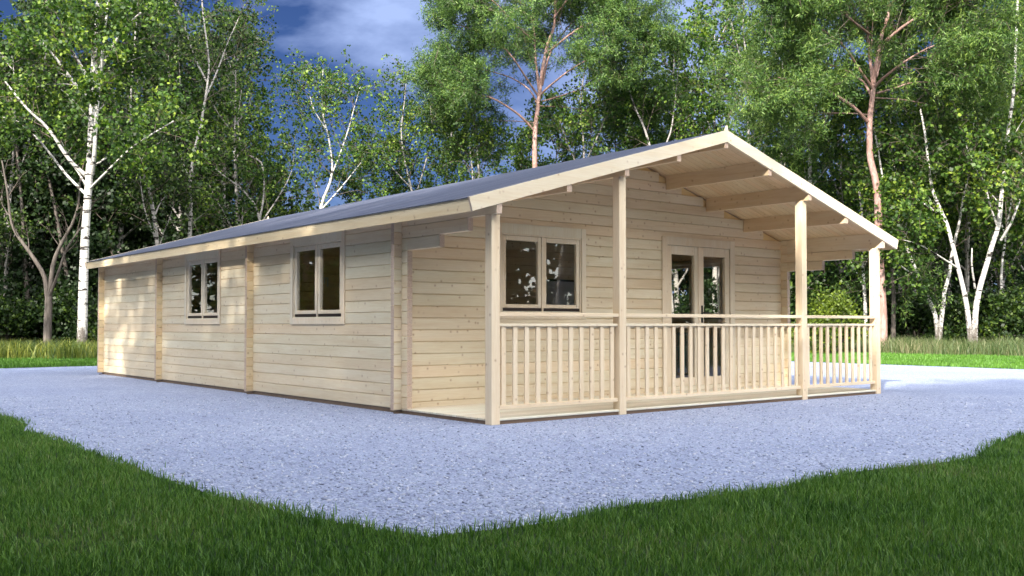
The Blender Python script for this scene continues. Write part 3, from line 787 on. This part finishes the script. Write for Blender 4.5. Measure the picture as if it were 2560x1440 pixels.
# hero birches behind the roof, from left to right
def stem_birch(seed, px, d, stems, label, K=K2, leaf=(.10, .12), barkm='birch2', name='birch_tree', leafm='birchleaf'):
    b0 = gx(px, d); st = []
    for pts, a, b, kk in stems: st.append((rel(b0, pts, d), a * .78, b * .8, K if kk == 1 else (None if kk == 0 else kk)))
    t, cr = birch_tree(seed, 0, 0, stems=st, leaf=leaf)
    return make_tree(name, t, cr, b0, M[barkm], M[leafm], label, 'tree')
KH = [(8, .15, 1, 2.0, .8, .15, .3, 8, .15, 5), (5, .2, 1, 1.1, .8, -.05, .8, 16, .16, 3), (2, .3, 1, .6, .8, -.3, .8, 12, .13, 2)]
KR = [(7, .5, 1, 2.0, .8, .15, .3, 8, .15, 5)] + KH[1:]
stem_birch(31, 395, 40, [([(400, 885), (398, 700), (392, 600), (380, 520), (365, 450), (340, 420), (325, 380), (320, 250), (330, 100), (340, -80)], .13, .03, KH),
                         ([(392, 610), (360, 530, -.4), (350, 470, -.5), (345, 420, -.6)], .05, .02, 1), ([(384, 540), (400, 500, .5), (430, 470, .8)], .05, .02, 1)],
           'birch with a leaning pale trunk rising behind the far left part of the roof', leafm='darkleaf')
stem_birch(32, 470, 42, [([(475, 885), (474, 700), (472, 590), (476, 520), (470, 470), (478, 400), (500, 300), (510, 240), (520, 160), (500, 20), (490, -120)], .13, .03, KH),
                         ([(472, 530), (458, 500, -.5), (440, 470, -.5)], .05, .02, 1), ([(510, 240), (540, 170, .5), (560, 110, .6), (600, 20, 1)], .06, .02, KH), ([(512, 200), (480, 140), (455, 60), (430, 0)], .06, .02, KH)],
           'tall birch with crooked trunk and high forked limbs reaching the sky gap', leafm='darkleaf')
stem_birch(33, 648, 44, [([(655, 885), (652, 640), (648, 545), (630, 500), (600, 470), (560, 440), (535, 420)], .10, .03, KH),
                         ([(648, 545), (660, 480), (655, 400), (600, 380), (590, 300), (600, 220)], .07, .02, KH), ([(650, 560), (690, 500), (730, 430), (735, 330)], .05, .02, KH)],
           'small spreading birch behind the middle of the roof with a bent trunk')
stem_birch(34, 800, 43, [([(780, 885), (790, 640), (800, 510), (825, 455), (830, 410), (820, 340), (805, 290), (800, 220), (805, 170)], .10, .02, KH),
                         ([(826, 440), (850, 380), (870, 320), (885, 260), (900, 210)], .05, .02, KH), ([(805, 520), (850, 470), (890, 420), (905, 400)], .05, .02, KH), ([(812, 320), (780, 270), (770, 230)], .04, .015, KH)],
           'slender curved birch standing alone against the sky gap', barkm='birch')
stem_birch(35, 1030, 47, [([(1050, 885), (1040, 560), (1030, 480), (1010, 400), (1000, 330), (1010, 250), (1015, 190)], .09, .02, KH), ([(1035, 500), (1060, 420), (1080, 330), (1075, 260)], .06, .02, KH), ([(1028, 470), (980, 420), (960, 390), (950, 340)], .05, .02, KH)],
           'thin birch right of the sky gap with several upright stems', leaf=(.11, .13))
stem_birch(36, 1200, 46, [([(1200, 885), (1198, 560), (1197, 430), (1194, 380), (1185, 300), (1190, 200)], .10, .03, KH), ([(1180, 600), (1182, 440), (1178, 400), (1170, 330)], .05, .02, KH)],
           'straight banded birch stem just left of the pine behind the roof', leaf=(.11, .13))
stem_birch(37, 1460, 46, [([(1450, 885), (1455, 500), (1462, 380), (1450, 250), (1470, 130)], .10, .03, KH), ([(1458, 420), (1500, 330), (1530, 250)], .06, .02, KH), ([(1456, 440), (1420, 360), (1400, 300)], .05, .02, KH)],
           'birch just right of the pink pine trunk behind the roof slope', leaf=(.11, .13))
stem_birch(38, 1625, 45, [([(1690, 885), (1660, 520), (1628, 370), (1610, 310), (1590, 270), (1560, 180), (1550, 60)], .10, .03, KH), ([(1640, 420), (1680, 330), (1690, 250), (1700, 150)], .06, .02, KH)],
           'left leaning white birch behind the upper roof between the two pines', leaf=(.11, .13))
stem_birch(39, 1880, 44, [([(1900, 885), (1890, 560), (1878, 400), (1873, 300), (1875, 180), (1860, 60), (1870, -80)], .11, .03, KH), ([(1876, 240), (1850, 120, -.5), (1835, 60, -.6), (1825, 0, -.8)], .06, .02, KH), ([(1880, 500), (1930, 320, .4), (1880, 270, .6), (1800, 210, .9)], .07, .02, KH)],
           'birch right behind the roof peak with a long arching white limb', leaf=(.115, .14))
stem_birch(41, 2030, 42, [([(2030, 885), (2028, 560), (2027, 400), (2030, 300), (2035, 180), (2030, 60), (2040, -80)], .13, .04, KH), ([(2030, 360), (2060, 320), (2090, 270), (2120, 220)], .08, .02, KH), ([(2028, 330), (2080, 290, -.4), (2100, 230, -.5)], .04, .02, 1), ([(2027, 470), (2070, 420, -.3), (2100, 360, -.4)], .04, .02, KH)],
           'upright birch left of the red pine trunk, forked above the right roof slope', barkm='birch', leaf=(.12, .14))
# twin-stem white birches at the right
stem_birch(42, 2345, 39, [([(2342, 890), (2343, 830), (2340, 790), (2320, 740), (2296, 690), (2268, 620), (2255, 560), (2235, 510), (2215, 480), (2200, 380), (2180, 260)], .13, .03, KR),
                          ([(2346, 885), (2352, 800), (2360, 730), (2375, 690), (2378, 650), (2400, 560), (2410, 500), (2430, 420), (2440, 300)], .12, .03, KR),
                          ([(2300, 700), (2260, 670, -.4), (2220, 640, -.6), (2205, 630, -.8)], .05, .02, 1), ([(2262, 590), (2230, 570, .4), (2215, 555, .6)], .04, .02, 0), ([(2262, 580), (2275, 540, .4), (2285, 500, .6)], .04, .02, 1)],
           'white birch splitting at the ground into a V of two stems, right of the porch', barkm='birch', leaf=(.115, .14))
stem_birch(43, 2437, 37, [([(2425, 890), (2424, 830), (2418, 770), (2402, 690), (2385, 620), (2370, 560), (2352, 520), (2335, 480), (2325, 420), (2318, 330), (2306, 270)], .13, .04, KR),
                          ([(2440, 890), (2436, 830), (2440, 760), (2460, 680), (2480, 620), (2500, 560), (2508, 480), (2515, 410), (2530, 300), (2545, 200), (2550, 60), (2560, -100)], .15, .05, KR),
                          ([(2395, 670), (2350, 640, -.5), (2300, 610, -.8), (2262, 600, -1)], .05, .02, 1), ([(2345, 530), (2300, 500, .5), (2240, 470, .9)], .05, .02, 1),
                          ([(2438, 720), (2430, 660, -.5), (2432, 620, -.6)], .05, .03, 0), ([(2498, 570), (2480, 520, -.3), (2465, 450, -.5), (2440, 420, -.6), (2420, 360, -.6)], .06, .02, KH),
                          ([(2505, 600), (2530, 560, -.5), (2560, 480, -.8), (2600, 400, -1)], .07, .03, KH), ([(2512, 480), (2540, 440, .4), (2580, 400, .6)], .05, .02, KH)],
           'tallest white birch at the right, its two thick banded stems spread in a V', barkm='birch', leaf=(.12, .145))
stem_birch(44, 2530, 44, [([(2540, 885), (2535, 820), (2520, 760), (2500, 720), (2490, 680), (2480, 620), (2500, 520), (2490, 400)], .09, .03, KH)],
           'thin crooked birch in the shade at the far right edge', leaf=(.11, .13))
stem_birch(45, 2163, 40, [([(2165, 885), (2163, 760), (2160, 690), (2158, 640), (2160, 560), (2150, 470)], .11, .05, 1), ([(2160, 672), (2140, 655, -.3), (2125, 645, -.4)], .04, .02, 0), ([(2160, 668), (2175, 640, .3), (2185, 610, .4)], .04, .02, 1)],
           'birch trunk framed between the two right porch posts', barkm='birch', leaf=(.11, .13))
stem_birch(46, 1976, 41, [([(1972, 885), (1974, 780), (1978, 730), (1972, 680), (1975, 600), (1985, 450), (1970, 300)], .10, .04, KH)],
           'wavy pale birch trunk seen just past the right end of the cabin wall', leaf=(.11, .13))
stem_birch(48, 2505, 41, [([(2500, 885), (2506, 760), (2503, 680), (2520, 560), (2545, 430), (2560, 330), (2590, 200)], .085, .03, KR), ([(2515, 590), (2490, 500, -.3), (2470, 430, -.4)], .04, .02, 1)],
           'slender white birch leaning right, just right of the tallest birch', leaf=(.11, .13), barkm='birch')
stem_birch(49, 2292, 43, [([(2298, 885), (2290, 740), (2276, 620), (2262, 520), (2240, 430), (2228, 330), (2240, 220)], .08, .03, KR)],
           'slender white birch leaning left behind the V of two stems', leaf=(.11, .13), barkm='birch')
# brown snag-like pine at the right of the porch
stem_birch(47, 2232, 40, [([(2232, 885), (2233, 800), (2236, 730), (2232, 690), (2225, 640), (2228, 590)], .13, .06, 0), ([(2235, 735), (2260, 730, -.3), (2280, 715, -.5)], .05, .03, 1), ([(2234, 728), (2215, 720, .3), (2205, 715, .5)], .05, .03, 1),
                          ([(2230, 670), (2248, 655, .2), (2262, 630, .3)], .05, .02, 1)],
           'short brown trunk with stubby side limbs just right of the last porch post', barkm='bark', name='broken_pine', leafm='pineneedle', leaf=(.05, .16))

# ---- the two large pines
KP = [(9, .42, 1, 2.5, .8, .10, .2, 6, .2, 5), (7, .25, 1, 1.3, .85, .10, .15, 30, .16, 3), (4, .3, 1, .65, .85, .08, .1, 64, .15, 2)]
def pine(seed, px, d, stems, label, k_=.45):
    b0 = gx(px, d); st = [(rel(b0, p, d), a * k_, b * k_, kk) for p, a, b, kk in stems]
    t, cr = birch_tree(seed, 0, 0, stems=st, leaf=(.032, .15))
    return make_tree('pine_tree', t, cr, b0, M['pine'], M['pineneedle'], label, 'tree')
KU = [(12, .15, 1, 2.3, .85, .10, .15, 6, .2, 5)] + KP[1:]
def pine_stems(ox, oy, s, base):
    q = lambda pts: [(ox + (x - 1350) * s, oy + (y - 230) * s, *z) for x, y, *z in pts]
    return [(base + q([(1337, 400), (1338, 330), (1347, 245), (1356, 180), (1370, 100), (1388, 60), (1390, -30), (1395, -150)]), .33, .07, None),
            (q([(1388, 40), (1395, -100), (1390, -260)]), .12, .03, KU),
            (q([(1336, 325), (1300, 285, -.5), (1240, 245, -1), (1190, 230, -1.5), (1110, 210, -2)]), .14, .03, KP),
            (q([(1345, 260), (1325, 220, .6), (1280, 190, 1), (1210, 170, 1.4), (1130, 160, 1.6)]), .10, .03, KP),
            (q([(1348, 240), (1315, 190, -.6), (1270, 120, -1.2), (1190, 70, -1.6), (1120, 50, -2)]), .12, .03, KP),
            (q([(1348, 225), (1340, 150, .5), (1335, 60, .7), (1325, -40, .8), (1300, -160, 1)]), .15, .03, KU),
            (q([(1352, 235), (1370, 215, -.5), (1420, 175, -1), (1485, 135, -1.5), (1560, 110, -2)]), .13, .03, KP),
            (q([(1356, 250), (1400, 238, .6), (1450, 220, 1.4), (1540, 225, 2), (1600, 240, 2.2)]), .09, .02, KP),
            (q([(1356, 210), (1375, 120, .8), (1440, 40, 1.5), (1530, -20, 2)]), .12, .03, KU),
            (q([(1366, 130), (1450, 60, -1), (1560, 20, -1.6), (1630, 10, -2)]), .12, .03, KU),
            (q([(1335, 20), (1250, -30, 1), (1150, -40, 1.6)]), .10, .03, KU),
            (q([(1340, 100), (1290, 60, -1.8), (1240, 0, -3), (1180, -40, -3.5)]), .10, .03, KU),
            (q([(1385, 40), (1450, -50, -1), (1540, -100, -1.6)]), .10, .03, KU),
            (q([(1337, 305), (1290, 300, 1), (1210, 300, 2.2), (1130, 320, 3)]), .06, .02, KP),
            (q([(1350, 262), (1420, 265, 1), (1500, 280, 2.4), (1590, 300, 3)]), .06, .02, KP)]
pine(61, 1337, 45, pine_stems(1350, 230, 1.0, [(1338, 885), (1338, 600)]), 'broad pine with pinkish trunk behind the middle of the roof slope')
pine(62, 2190, 37, pine_stems(2190, 210, 1.0, [(2205, 885), (2206, 800), (2196, 600), (2200, 500), (2190, 440)]), 'broad pine with reddish curved trunk behind the right end of the roof', .52)

# ---- other birches of the wood (copies)
LB = [(0, 60, 46, 15, 'birch at the far left edge behind the bare grey tree'), (1, 20, 44, 13, 'pale twin trunk birch at the very left edge of the photo'),
      (2, 150, 50, 17, 'birch deep in the shade between the forked tree and the thick birch'), (3, 290, 47, 17, 'birch crown directly above the far left roof end'),
      (0, 360, 52, 16, 'birch farther back above the far part of the roof'), (1, 430, 46, 15, 'birch half hidden behind the crooked tall birch'),
      (2, 540, 50, 16, 'dark crowned birch left of the sky gap'), (3, 610, 46, 14, 'outermost leafy birch bordering the sky gap on its left'),
      (0, 700, 52, 9.5, 'low birch at the foot of the sky gap above the roof line'), (1, 900, 50, 8.5, 'low leafy birch under the middle of the sky gap'),
      (2, 970, 48, 9.5, 'short birch between the lone curved birch and the pine'), (3, 1110, 52, 12.0, 'birch behind the left side of the middle pine crown'),
      (0, 1270, 54, 12, 'birch low behind the left limb of the middle pine'), (1, 1400, 53, 12, 'birch low behind the right limb of the middle pine'),
      (2, 1540, 50, 13, 'birch between the middle pine and the leaning white birch'), (3, 1700, 50, 15, 'birch crown left of the roof peak'),
      (0, 1790, 48, 16, 'birch crown straight above the roof peak'), (1, 1960, 47, 14, 'birch between the roof peak and the forked upright birch'),
      (2, 2110, 49, 13, 'birch behind the lower left crown of the right pine'), (3, 2260, 47, 13, 'birch just right of the red pine trunk'),
      (0, 2380, 46, 15, 'birch behind the V shaped white birches'), (1, 2480, 48, 16, 'birch behind the tallest white birch'), (2, 2580, 45, 15, 'birch cut off by the right edge of the photo'),
      (3, 2300, 45, 14, 'thin birch right of the red pine trunk and left of the tallest birch'), (0, 2410, 43, 13, 'birch between the two pairs of V shaped stems'), (1, 2505, 44, 14, 'slim birch right of the tallest white birch'),
      (3, -60, 45, 15, 'birch just beyond the left edge of the photo'), (0, 2700, 44, 15, 'birch just beyond the right edge of the photo')]
for i, px, dd, H, lab in LB:
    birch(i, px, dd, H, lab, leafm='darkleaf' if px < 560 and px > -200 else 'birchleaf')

# ---- shade trees around the viewer (they cast the dappled shade on the cabin and the gravel)
SH = [(-13.5, -6.0, 15, 'birch on the lawn to the left of the viewer'), (-15.0, .5, 15, 'birch left of the gravel, opposite the cabin side'), (-12.5, 5.5, 14, 'birch left of the gravel near the middle of the cabin'),
      (-16.5, 9.0, 16, 'birch left of the gravel near the far end of the cabin'), (-9.5, -12.5, 14, 'birch on the lawn behind the viewer'), (-17, -12, 16, 'large birch far behind the viewer'), (-5, -18, 15, 'birch on the front lawn facing the porch'),
      (2, -20, 14, 'birch on the front lawn right of the viewer'), (16.5, -14.5, 13, 'slender birch reflected in the porch window'), (21, -17, 14, 'second birch reflected in the porch window'), (24, -11, 13, 'birch reflected in the door glass'), (30, -18, 15, 'birch on the far front lawn'), (11, -20, 14, 'birch on the right front lawn')]
for k, (x, y, H, lab) in enumerate(SH):
    i = k % 4; copy_tree(BD[(i, 'birchleaf')], (x, y, 0), random.uniform(0, 6.28), H / (13 + i * .7), lab)

# ---- bushes
def bush(seed, Rr, H, n, leaf, sub=26):
    t = Tree(seed)
    for k in range(sub):
        a = t.r.uniform(0, 6.28); el = t.r.uniform(.15, 1.4); L = t.r.uniform(.75, 1.1)
        tip = np.array([math.cos(a) * math.cos(el) * Rr * L, math.sin(a) * math.cos(el) * Rr * L, .1 + math.sin(el) * H * L])
        P = np.stack([np.array([0, 0, -.05]), tip * .5 + [0, 0, .15], tip]); t.tube(P, .03, .008, 4)
        m = int(n / sub); t.lp.append(tip * t.r.uniform(.72, 1.0, (m, 1)) + t.r.normal(0, .17, (m, 3)) * [Rr, Rr, H * .55])
    return t, t.crown_mesh(*leaf)
t, cr = bush(81, 1.15, 1.85, 9000, (.08, .11), 40)
e = make_tree('bush', t, cr, gx(2080, 33), M['bark'], M['bushleaf'], 'rounded bright yellow green bush seen over the railing at the right of the porch', 'bush')
t, cr = bush(82, 1.5, 2.2, 8000, (.10, .13)); sb = make_tree('shrub', t, cr, gx(2290, 41), M['bark'], M['darkleaf'], 'dark shrub at the foot of the V shaped white birches', 'shrub')
SB = [(2180, 44, 1.3, 'dark shrub behind the right porch bay'), (2395, 42, 1.0, 'shrub between the two V shaped birches'), (2500, 40, 1.1, 'low shrub at the right edge in the meadow grass'), (2040, 42, 1.6, 'tall dark shrub behind the bright rounded bush'),
      (15, 43, 1.0, 'dark shrub at the left edge in the meadow grass'), (160, 44, 1.2, 'dark shrub between forked tree and thick birch'), (245, 40, .9, 'shrub touching the far left corner of the cabin')]
for px, dd, s, lab in SB: copy_tree(sb, gx(px, dd), random.uniform(0, 6), s, lab)

# ---- the wood behind: one mass nobody could count
def mass(name, items, n_each, leaf, mat, label, seed, trunks=True):
    t = Tree(seed); t.tube(np.array([[0, 0, -2.], [0, 0, -1.9]]), .01, .01, 3)
    for px, dd, H, rad in items:
        c = np.array((*px, 0.)) if isinstance(px, tuple) else np.array(gx(px, dd))
        if trunks and rad > 1.2:
            P = t.line(c, (t.r.normal(0, .06), t.r.normal(0, .06), 1), H * .95, 7, .05, .05); t.tube(P, .13, .03, 6)
        nb = int(9 + H * 1.6); m = int(n_each * H / 12 / nb)
        for k in range(nb):
            z = H * (.04 + .92 * (k + t.r.random()) / nb); a = t.r.uniform(0, 6.28); rr = rad * t.r.uniform(.15, .95) * (1 - .55 * (z / H) ** 3)
            t.lp.append(c + np.array([math.cos(a) * rr, math.sin(a) * rr, z]) + t.r.normal(0, 1, (m, 3)) * np.array([.55, .55, .42]) * rad * .42)
    e = empty(name, (0, 0, 0)); tag(e, label, 'forest', kind='stuff')
    tk = t.wood('trunks', M['bark'], e); tk['kind'] = 'stuff'; c = link('foliage', t.crown_mesh(*leaf), M[mat], e); c['kind'] = 'stuff'
    return e
items = []
for px in range(-260, 2860, 62):
    if px < 560: H = 16
    elif px < 700: H = 9
    elif px < 1080: H = 6.5
    elif px < 1600: H = 9
    else: H = 11
    for dd in (56, 66):
        items.append((px + random.uniform(-30, 30), dd + random.uniform(-3, 3), H * random.uniform(.8, 1.15), random.uniform(1.9, 2.8)))
for px in list(range(-1500, -280, 75)) + list(range(2880, 3700, 75)):
    items.append((px + random.uniform(-30, 30), random.uniform(54, 66), random.uniform(11, 17), random.uniform(2.2, 3.0)))
mass('forest', [i for i in items if i[0] > 600], 3300, (.20, .26), 'conifer', 'dark wood closing the view behind the birches and pines on the right', 91)
mass('forest', [i for i in items if i[0] <= 600], 4200, (.20, .26), 'conifer', 'darker wood closing the view at the left', 93)
def ring(items, x, y, H, r): items.append(((x, y), 0, H, r))
items2 = []
SUNX, SUNY = -.875, -.484
for x_, y_ in ((-13, 18), (-15.5, 22), (-11, 25.5), (-17, 27), (-19.5, 19), (-14, 30), (-22, 23)): ring(items2, x_, y_, random.uniform(16, 18.5), 2.6)  # unseen trees added to shade the left meadow
for x_, y_ in ((-16, -9.5), (-14.5, -12.5), (-19, -12.5), (-17.5, -7)): ring(items2, x_, y_, 16, 2.4)  # unseen trees added to block sun on the near gravel
for k in range(-14, 12):  # rows of unseen trees added across the sun line to shade cabin and gravel
    for row, off in ((0, 19.5), (1, 25)):
        cx = 3.5 + SUNX * off + .484 * k * 2.3 + random.uniform(-.8, .8); cy = 5 + SUNY * off - .875 * k * 2.3 + random.uniform(-.8, .8)
        rel_ = Vector((cx, cy, 0)) - Vector((CAM.x, CAM.y, 0)); fwd = rel_.dot(FW); rt = rel_.dot(RT)
        if fwd > 0 and abs(rt) < .75 * fwd + 4: continue
        if rel_.length < 5: continue
        ring(items2, cx, cy, random.uniform(13, 16.5) + row * 0.6, random.uniform(1.9, 2.6))
items3 = []
for k in range(92):  # unseen ring added to darken reflections and block low sky light
    a = math.radians(-245 + k * 2.6); x, y = 6 + (42 + 4 * (k % 3)) * math.cos(a), (40 + 5 * (k % 3)) * math.sin(a)
    ring(items3, x, y, random.uniform(16, 20), random.uniform(2.8, 3.6))
mass('woodland', items2, 3300, (.22, .28), 'birchleaf', 'wood on the viewer side of the clearing', 95)
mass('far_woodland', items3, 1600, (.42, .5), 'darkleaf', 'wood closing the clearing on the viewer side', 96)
items = []
for px in range(-1500, 3500, 52):
    items.append((px + random.uniform(-20, 20), random.uniform(43, 52), random.uniform(1.6, 3.6), random.uniform(1.0, 1.7)))
mass('spruce_thicket', [(px, random.uniform(44, 49), random.uniform(9, 14), random.uniform(1.7, 2.4)) for px in (-240, -170, -100, -35, 20, 75, 135, 190, 255, 310, 370, 440)], 4200, (.16, .20), 'conifer', 'almost black spruce thicket behind the trunks at the left', 97)  # thicket added to darken the left, with shade in its leaf colour
mass('undergrowth', items, 4200, (.13, .17), 'conifer', 'dark leafy undergrowth between the tree trunks', 92, False)

# ------------------------------------------------------------------ LIGHT
SD = Vector((-.76, -.42, .56)).normalized()
sl = bpy.data.lights.new('sun', 'SUN'); sl.energy = 3.6; sl.angle = R(.8); sl.color = (1.0, .93, .80)
so = bpy.data.objects.new('sun', sl); COL.objects.link(so); so.rotation_euler = SD.to_track_quat('Z', 'Y').to_euler(); so.location = (-20, -20, 30)
w = bpy.data.worlds.new('World'); scene.world = w; w.use_nodes = True; nt = w.node_tree; nt.nodes.clear()
N = lambda ty: nt.nodes.new('ShaderNode' + ty)
out = N('OutputWorld'); bg = N('Background'); sky = N('TexSky'); sky.sky_type = 'NISHITA'; sky.sun_disc = False
sky.sun_elevation = math.asin(SD.z); sky.sun_rotation = math.atan2(SD.x, SD.y); sky.air_density = 1.0; sky.dust_density = .4; sky.ozone_density = 2.0
tc = N('TexCoord')
# clouds over the real sky directions; the wood's side dimmed as a storm bank, bright cloud added behind the viewer for fill
mp = N('Mapping'); mp.inputs['Scale'].default_value = (1.0, 1.0, 2.3); mp.inputs['Location'].default_value = (.35, .1, .2); nt.links.new(tc.outputs['Generated'], mp.inputs[0])
no = N('TexNoise'); no.inputs['Scale'].default_value = 3.2; no.inputs['Detail'].default_value = 7; no.inputs['Roughness'].default_value = .55; no.inputs['Distortion'].default_value = .4
nt.links.new(mp.outputs[0], no.inputs['Vector'])
rp = N('ValToRGB'); rp.color_ramp.elements[0].position = .46; rp.color_ramp.elements[1].position = .66
rp.color_ramp.elements[0].color = (0, 0, 0, 1); rp.color_ramp.elements[1].color = (1, 1, 1, 1); dt = N('VectorMath'); dt.operation = 'DOT_PRODUCT'; nt.links.new(tc.outputs['Generated'], dt.inputs[0]); dt.inputs[1].default_value = (FW.x * .95, FW.y * .95, .3)
mr = N('MapRange'); mr.inputs['From Min'].default_value = .55; mr.inputs['From Max'].default_value = -.3; mr.inputs['To Min'].default_value = 0; mr.inputs['To Max'].default_value = .13
nt.links.new(dt.outputs['Value'], mr.inputs['Value']); ad = N('Math'); ad.operation = 'ADD'; nt.links.new(no.outputs['Fac'], ad.inputs[0]); prev = mr.outputs[0]
for (px_, py_, k0, amp) in ((1050, 10, .9935, .125), (800, 20, .994, .04), (950, 165, .9975, .05), (900, 330, .985, -.07)):
    v_ = (at(px_, py_, 1) - CAM).normalized(); d_ = N('VectorMath'); d_.operation = 'DOT_PRODUCT'; nt.links.new(tc.outputs['Generated'], d_.inputs[0]); d_.inputs[1].default_value = v_
    r_ = N('MapRange'); r_.interpolation_type = 'SMOOTHSTEP'; r_.inputs['From Min'].default_value = k0; r_.inputs['From Max'].default_value = 1; r_.inputs['To Max'].default_value = amp; nt.links.new(d_.outputs['Value'], r_.inputs['Value'])
    a_ = N('Math'); a_.operation = 'ADD'; nt.links.new(prev, a_.inputs[0]); nt.links.new(r_.outputs[0], a_.inputs[1]); prev = a_.outputs[0]
nt.links.new(prev, ad.inputs[1]); nt.links.new(ad.outputs[0], rp.inputs[0])
storm = N('ValToRGB'); storm.color_ramp.elements[0].position = .15; storm.color_ramp.elements[0].color = (1, 1, 1, 1)
storm.color_ramp.elements[1].position = .75; storm.color_ramp.elements[1].color = (.062, .083, .147, 1); nt.links.new(dt.outputs['Value'], storm.inputs[0])
m1 = N('Mix'); m1.data_type = 'RGBA'; m1.blend_type = 'MIX'; nt.links.new(rp.outputs[0], m1.inputs[0]); nt.links.new(sky.outputs[0], m1.inputs[6]); m1.inputs[7].default_value = (16, 15.7, 15.0, 1)
m2 = N('Mix'); m2.data_type = 'RGBA'; m2.blend_type = 'MULTIPLY'; m2.inputs[0].default_value = 1; nt.links.new(m1.outputs[2], m2.inputs[6]); nt.links.new(storm.outputs[0], m2.inputs[7])
nt.links.new(m2.outputs[2], bg.inputs[0]); bg.inputs[1].default_value = .15; nt.links.new(bg.outputs[0], out.inputs[0])

scene.view_settings.view_transform = 'Standard'; scene.view_settings.look = 'None'
scene.view_settings.exposure = 1.62; scene.view_settings.gamma = 1
scene.render.engine = 'CYCLES'
c = scene.cycles; c.max_bounces = 7; c.diffuse_bounces = 5; c.glossy_bounces = 3; c.transmission_bounces = 4; c.transparent_max_bounces = 8
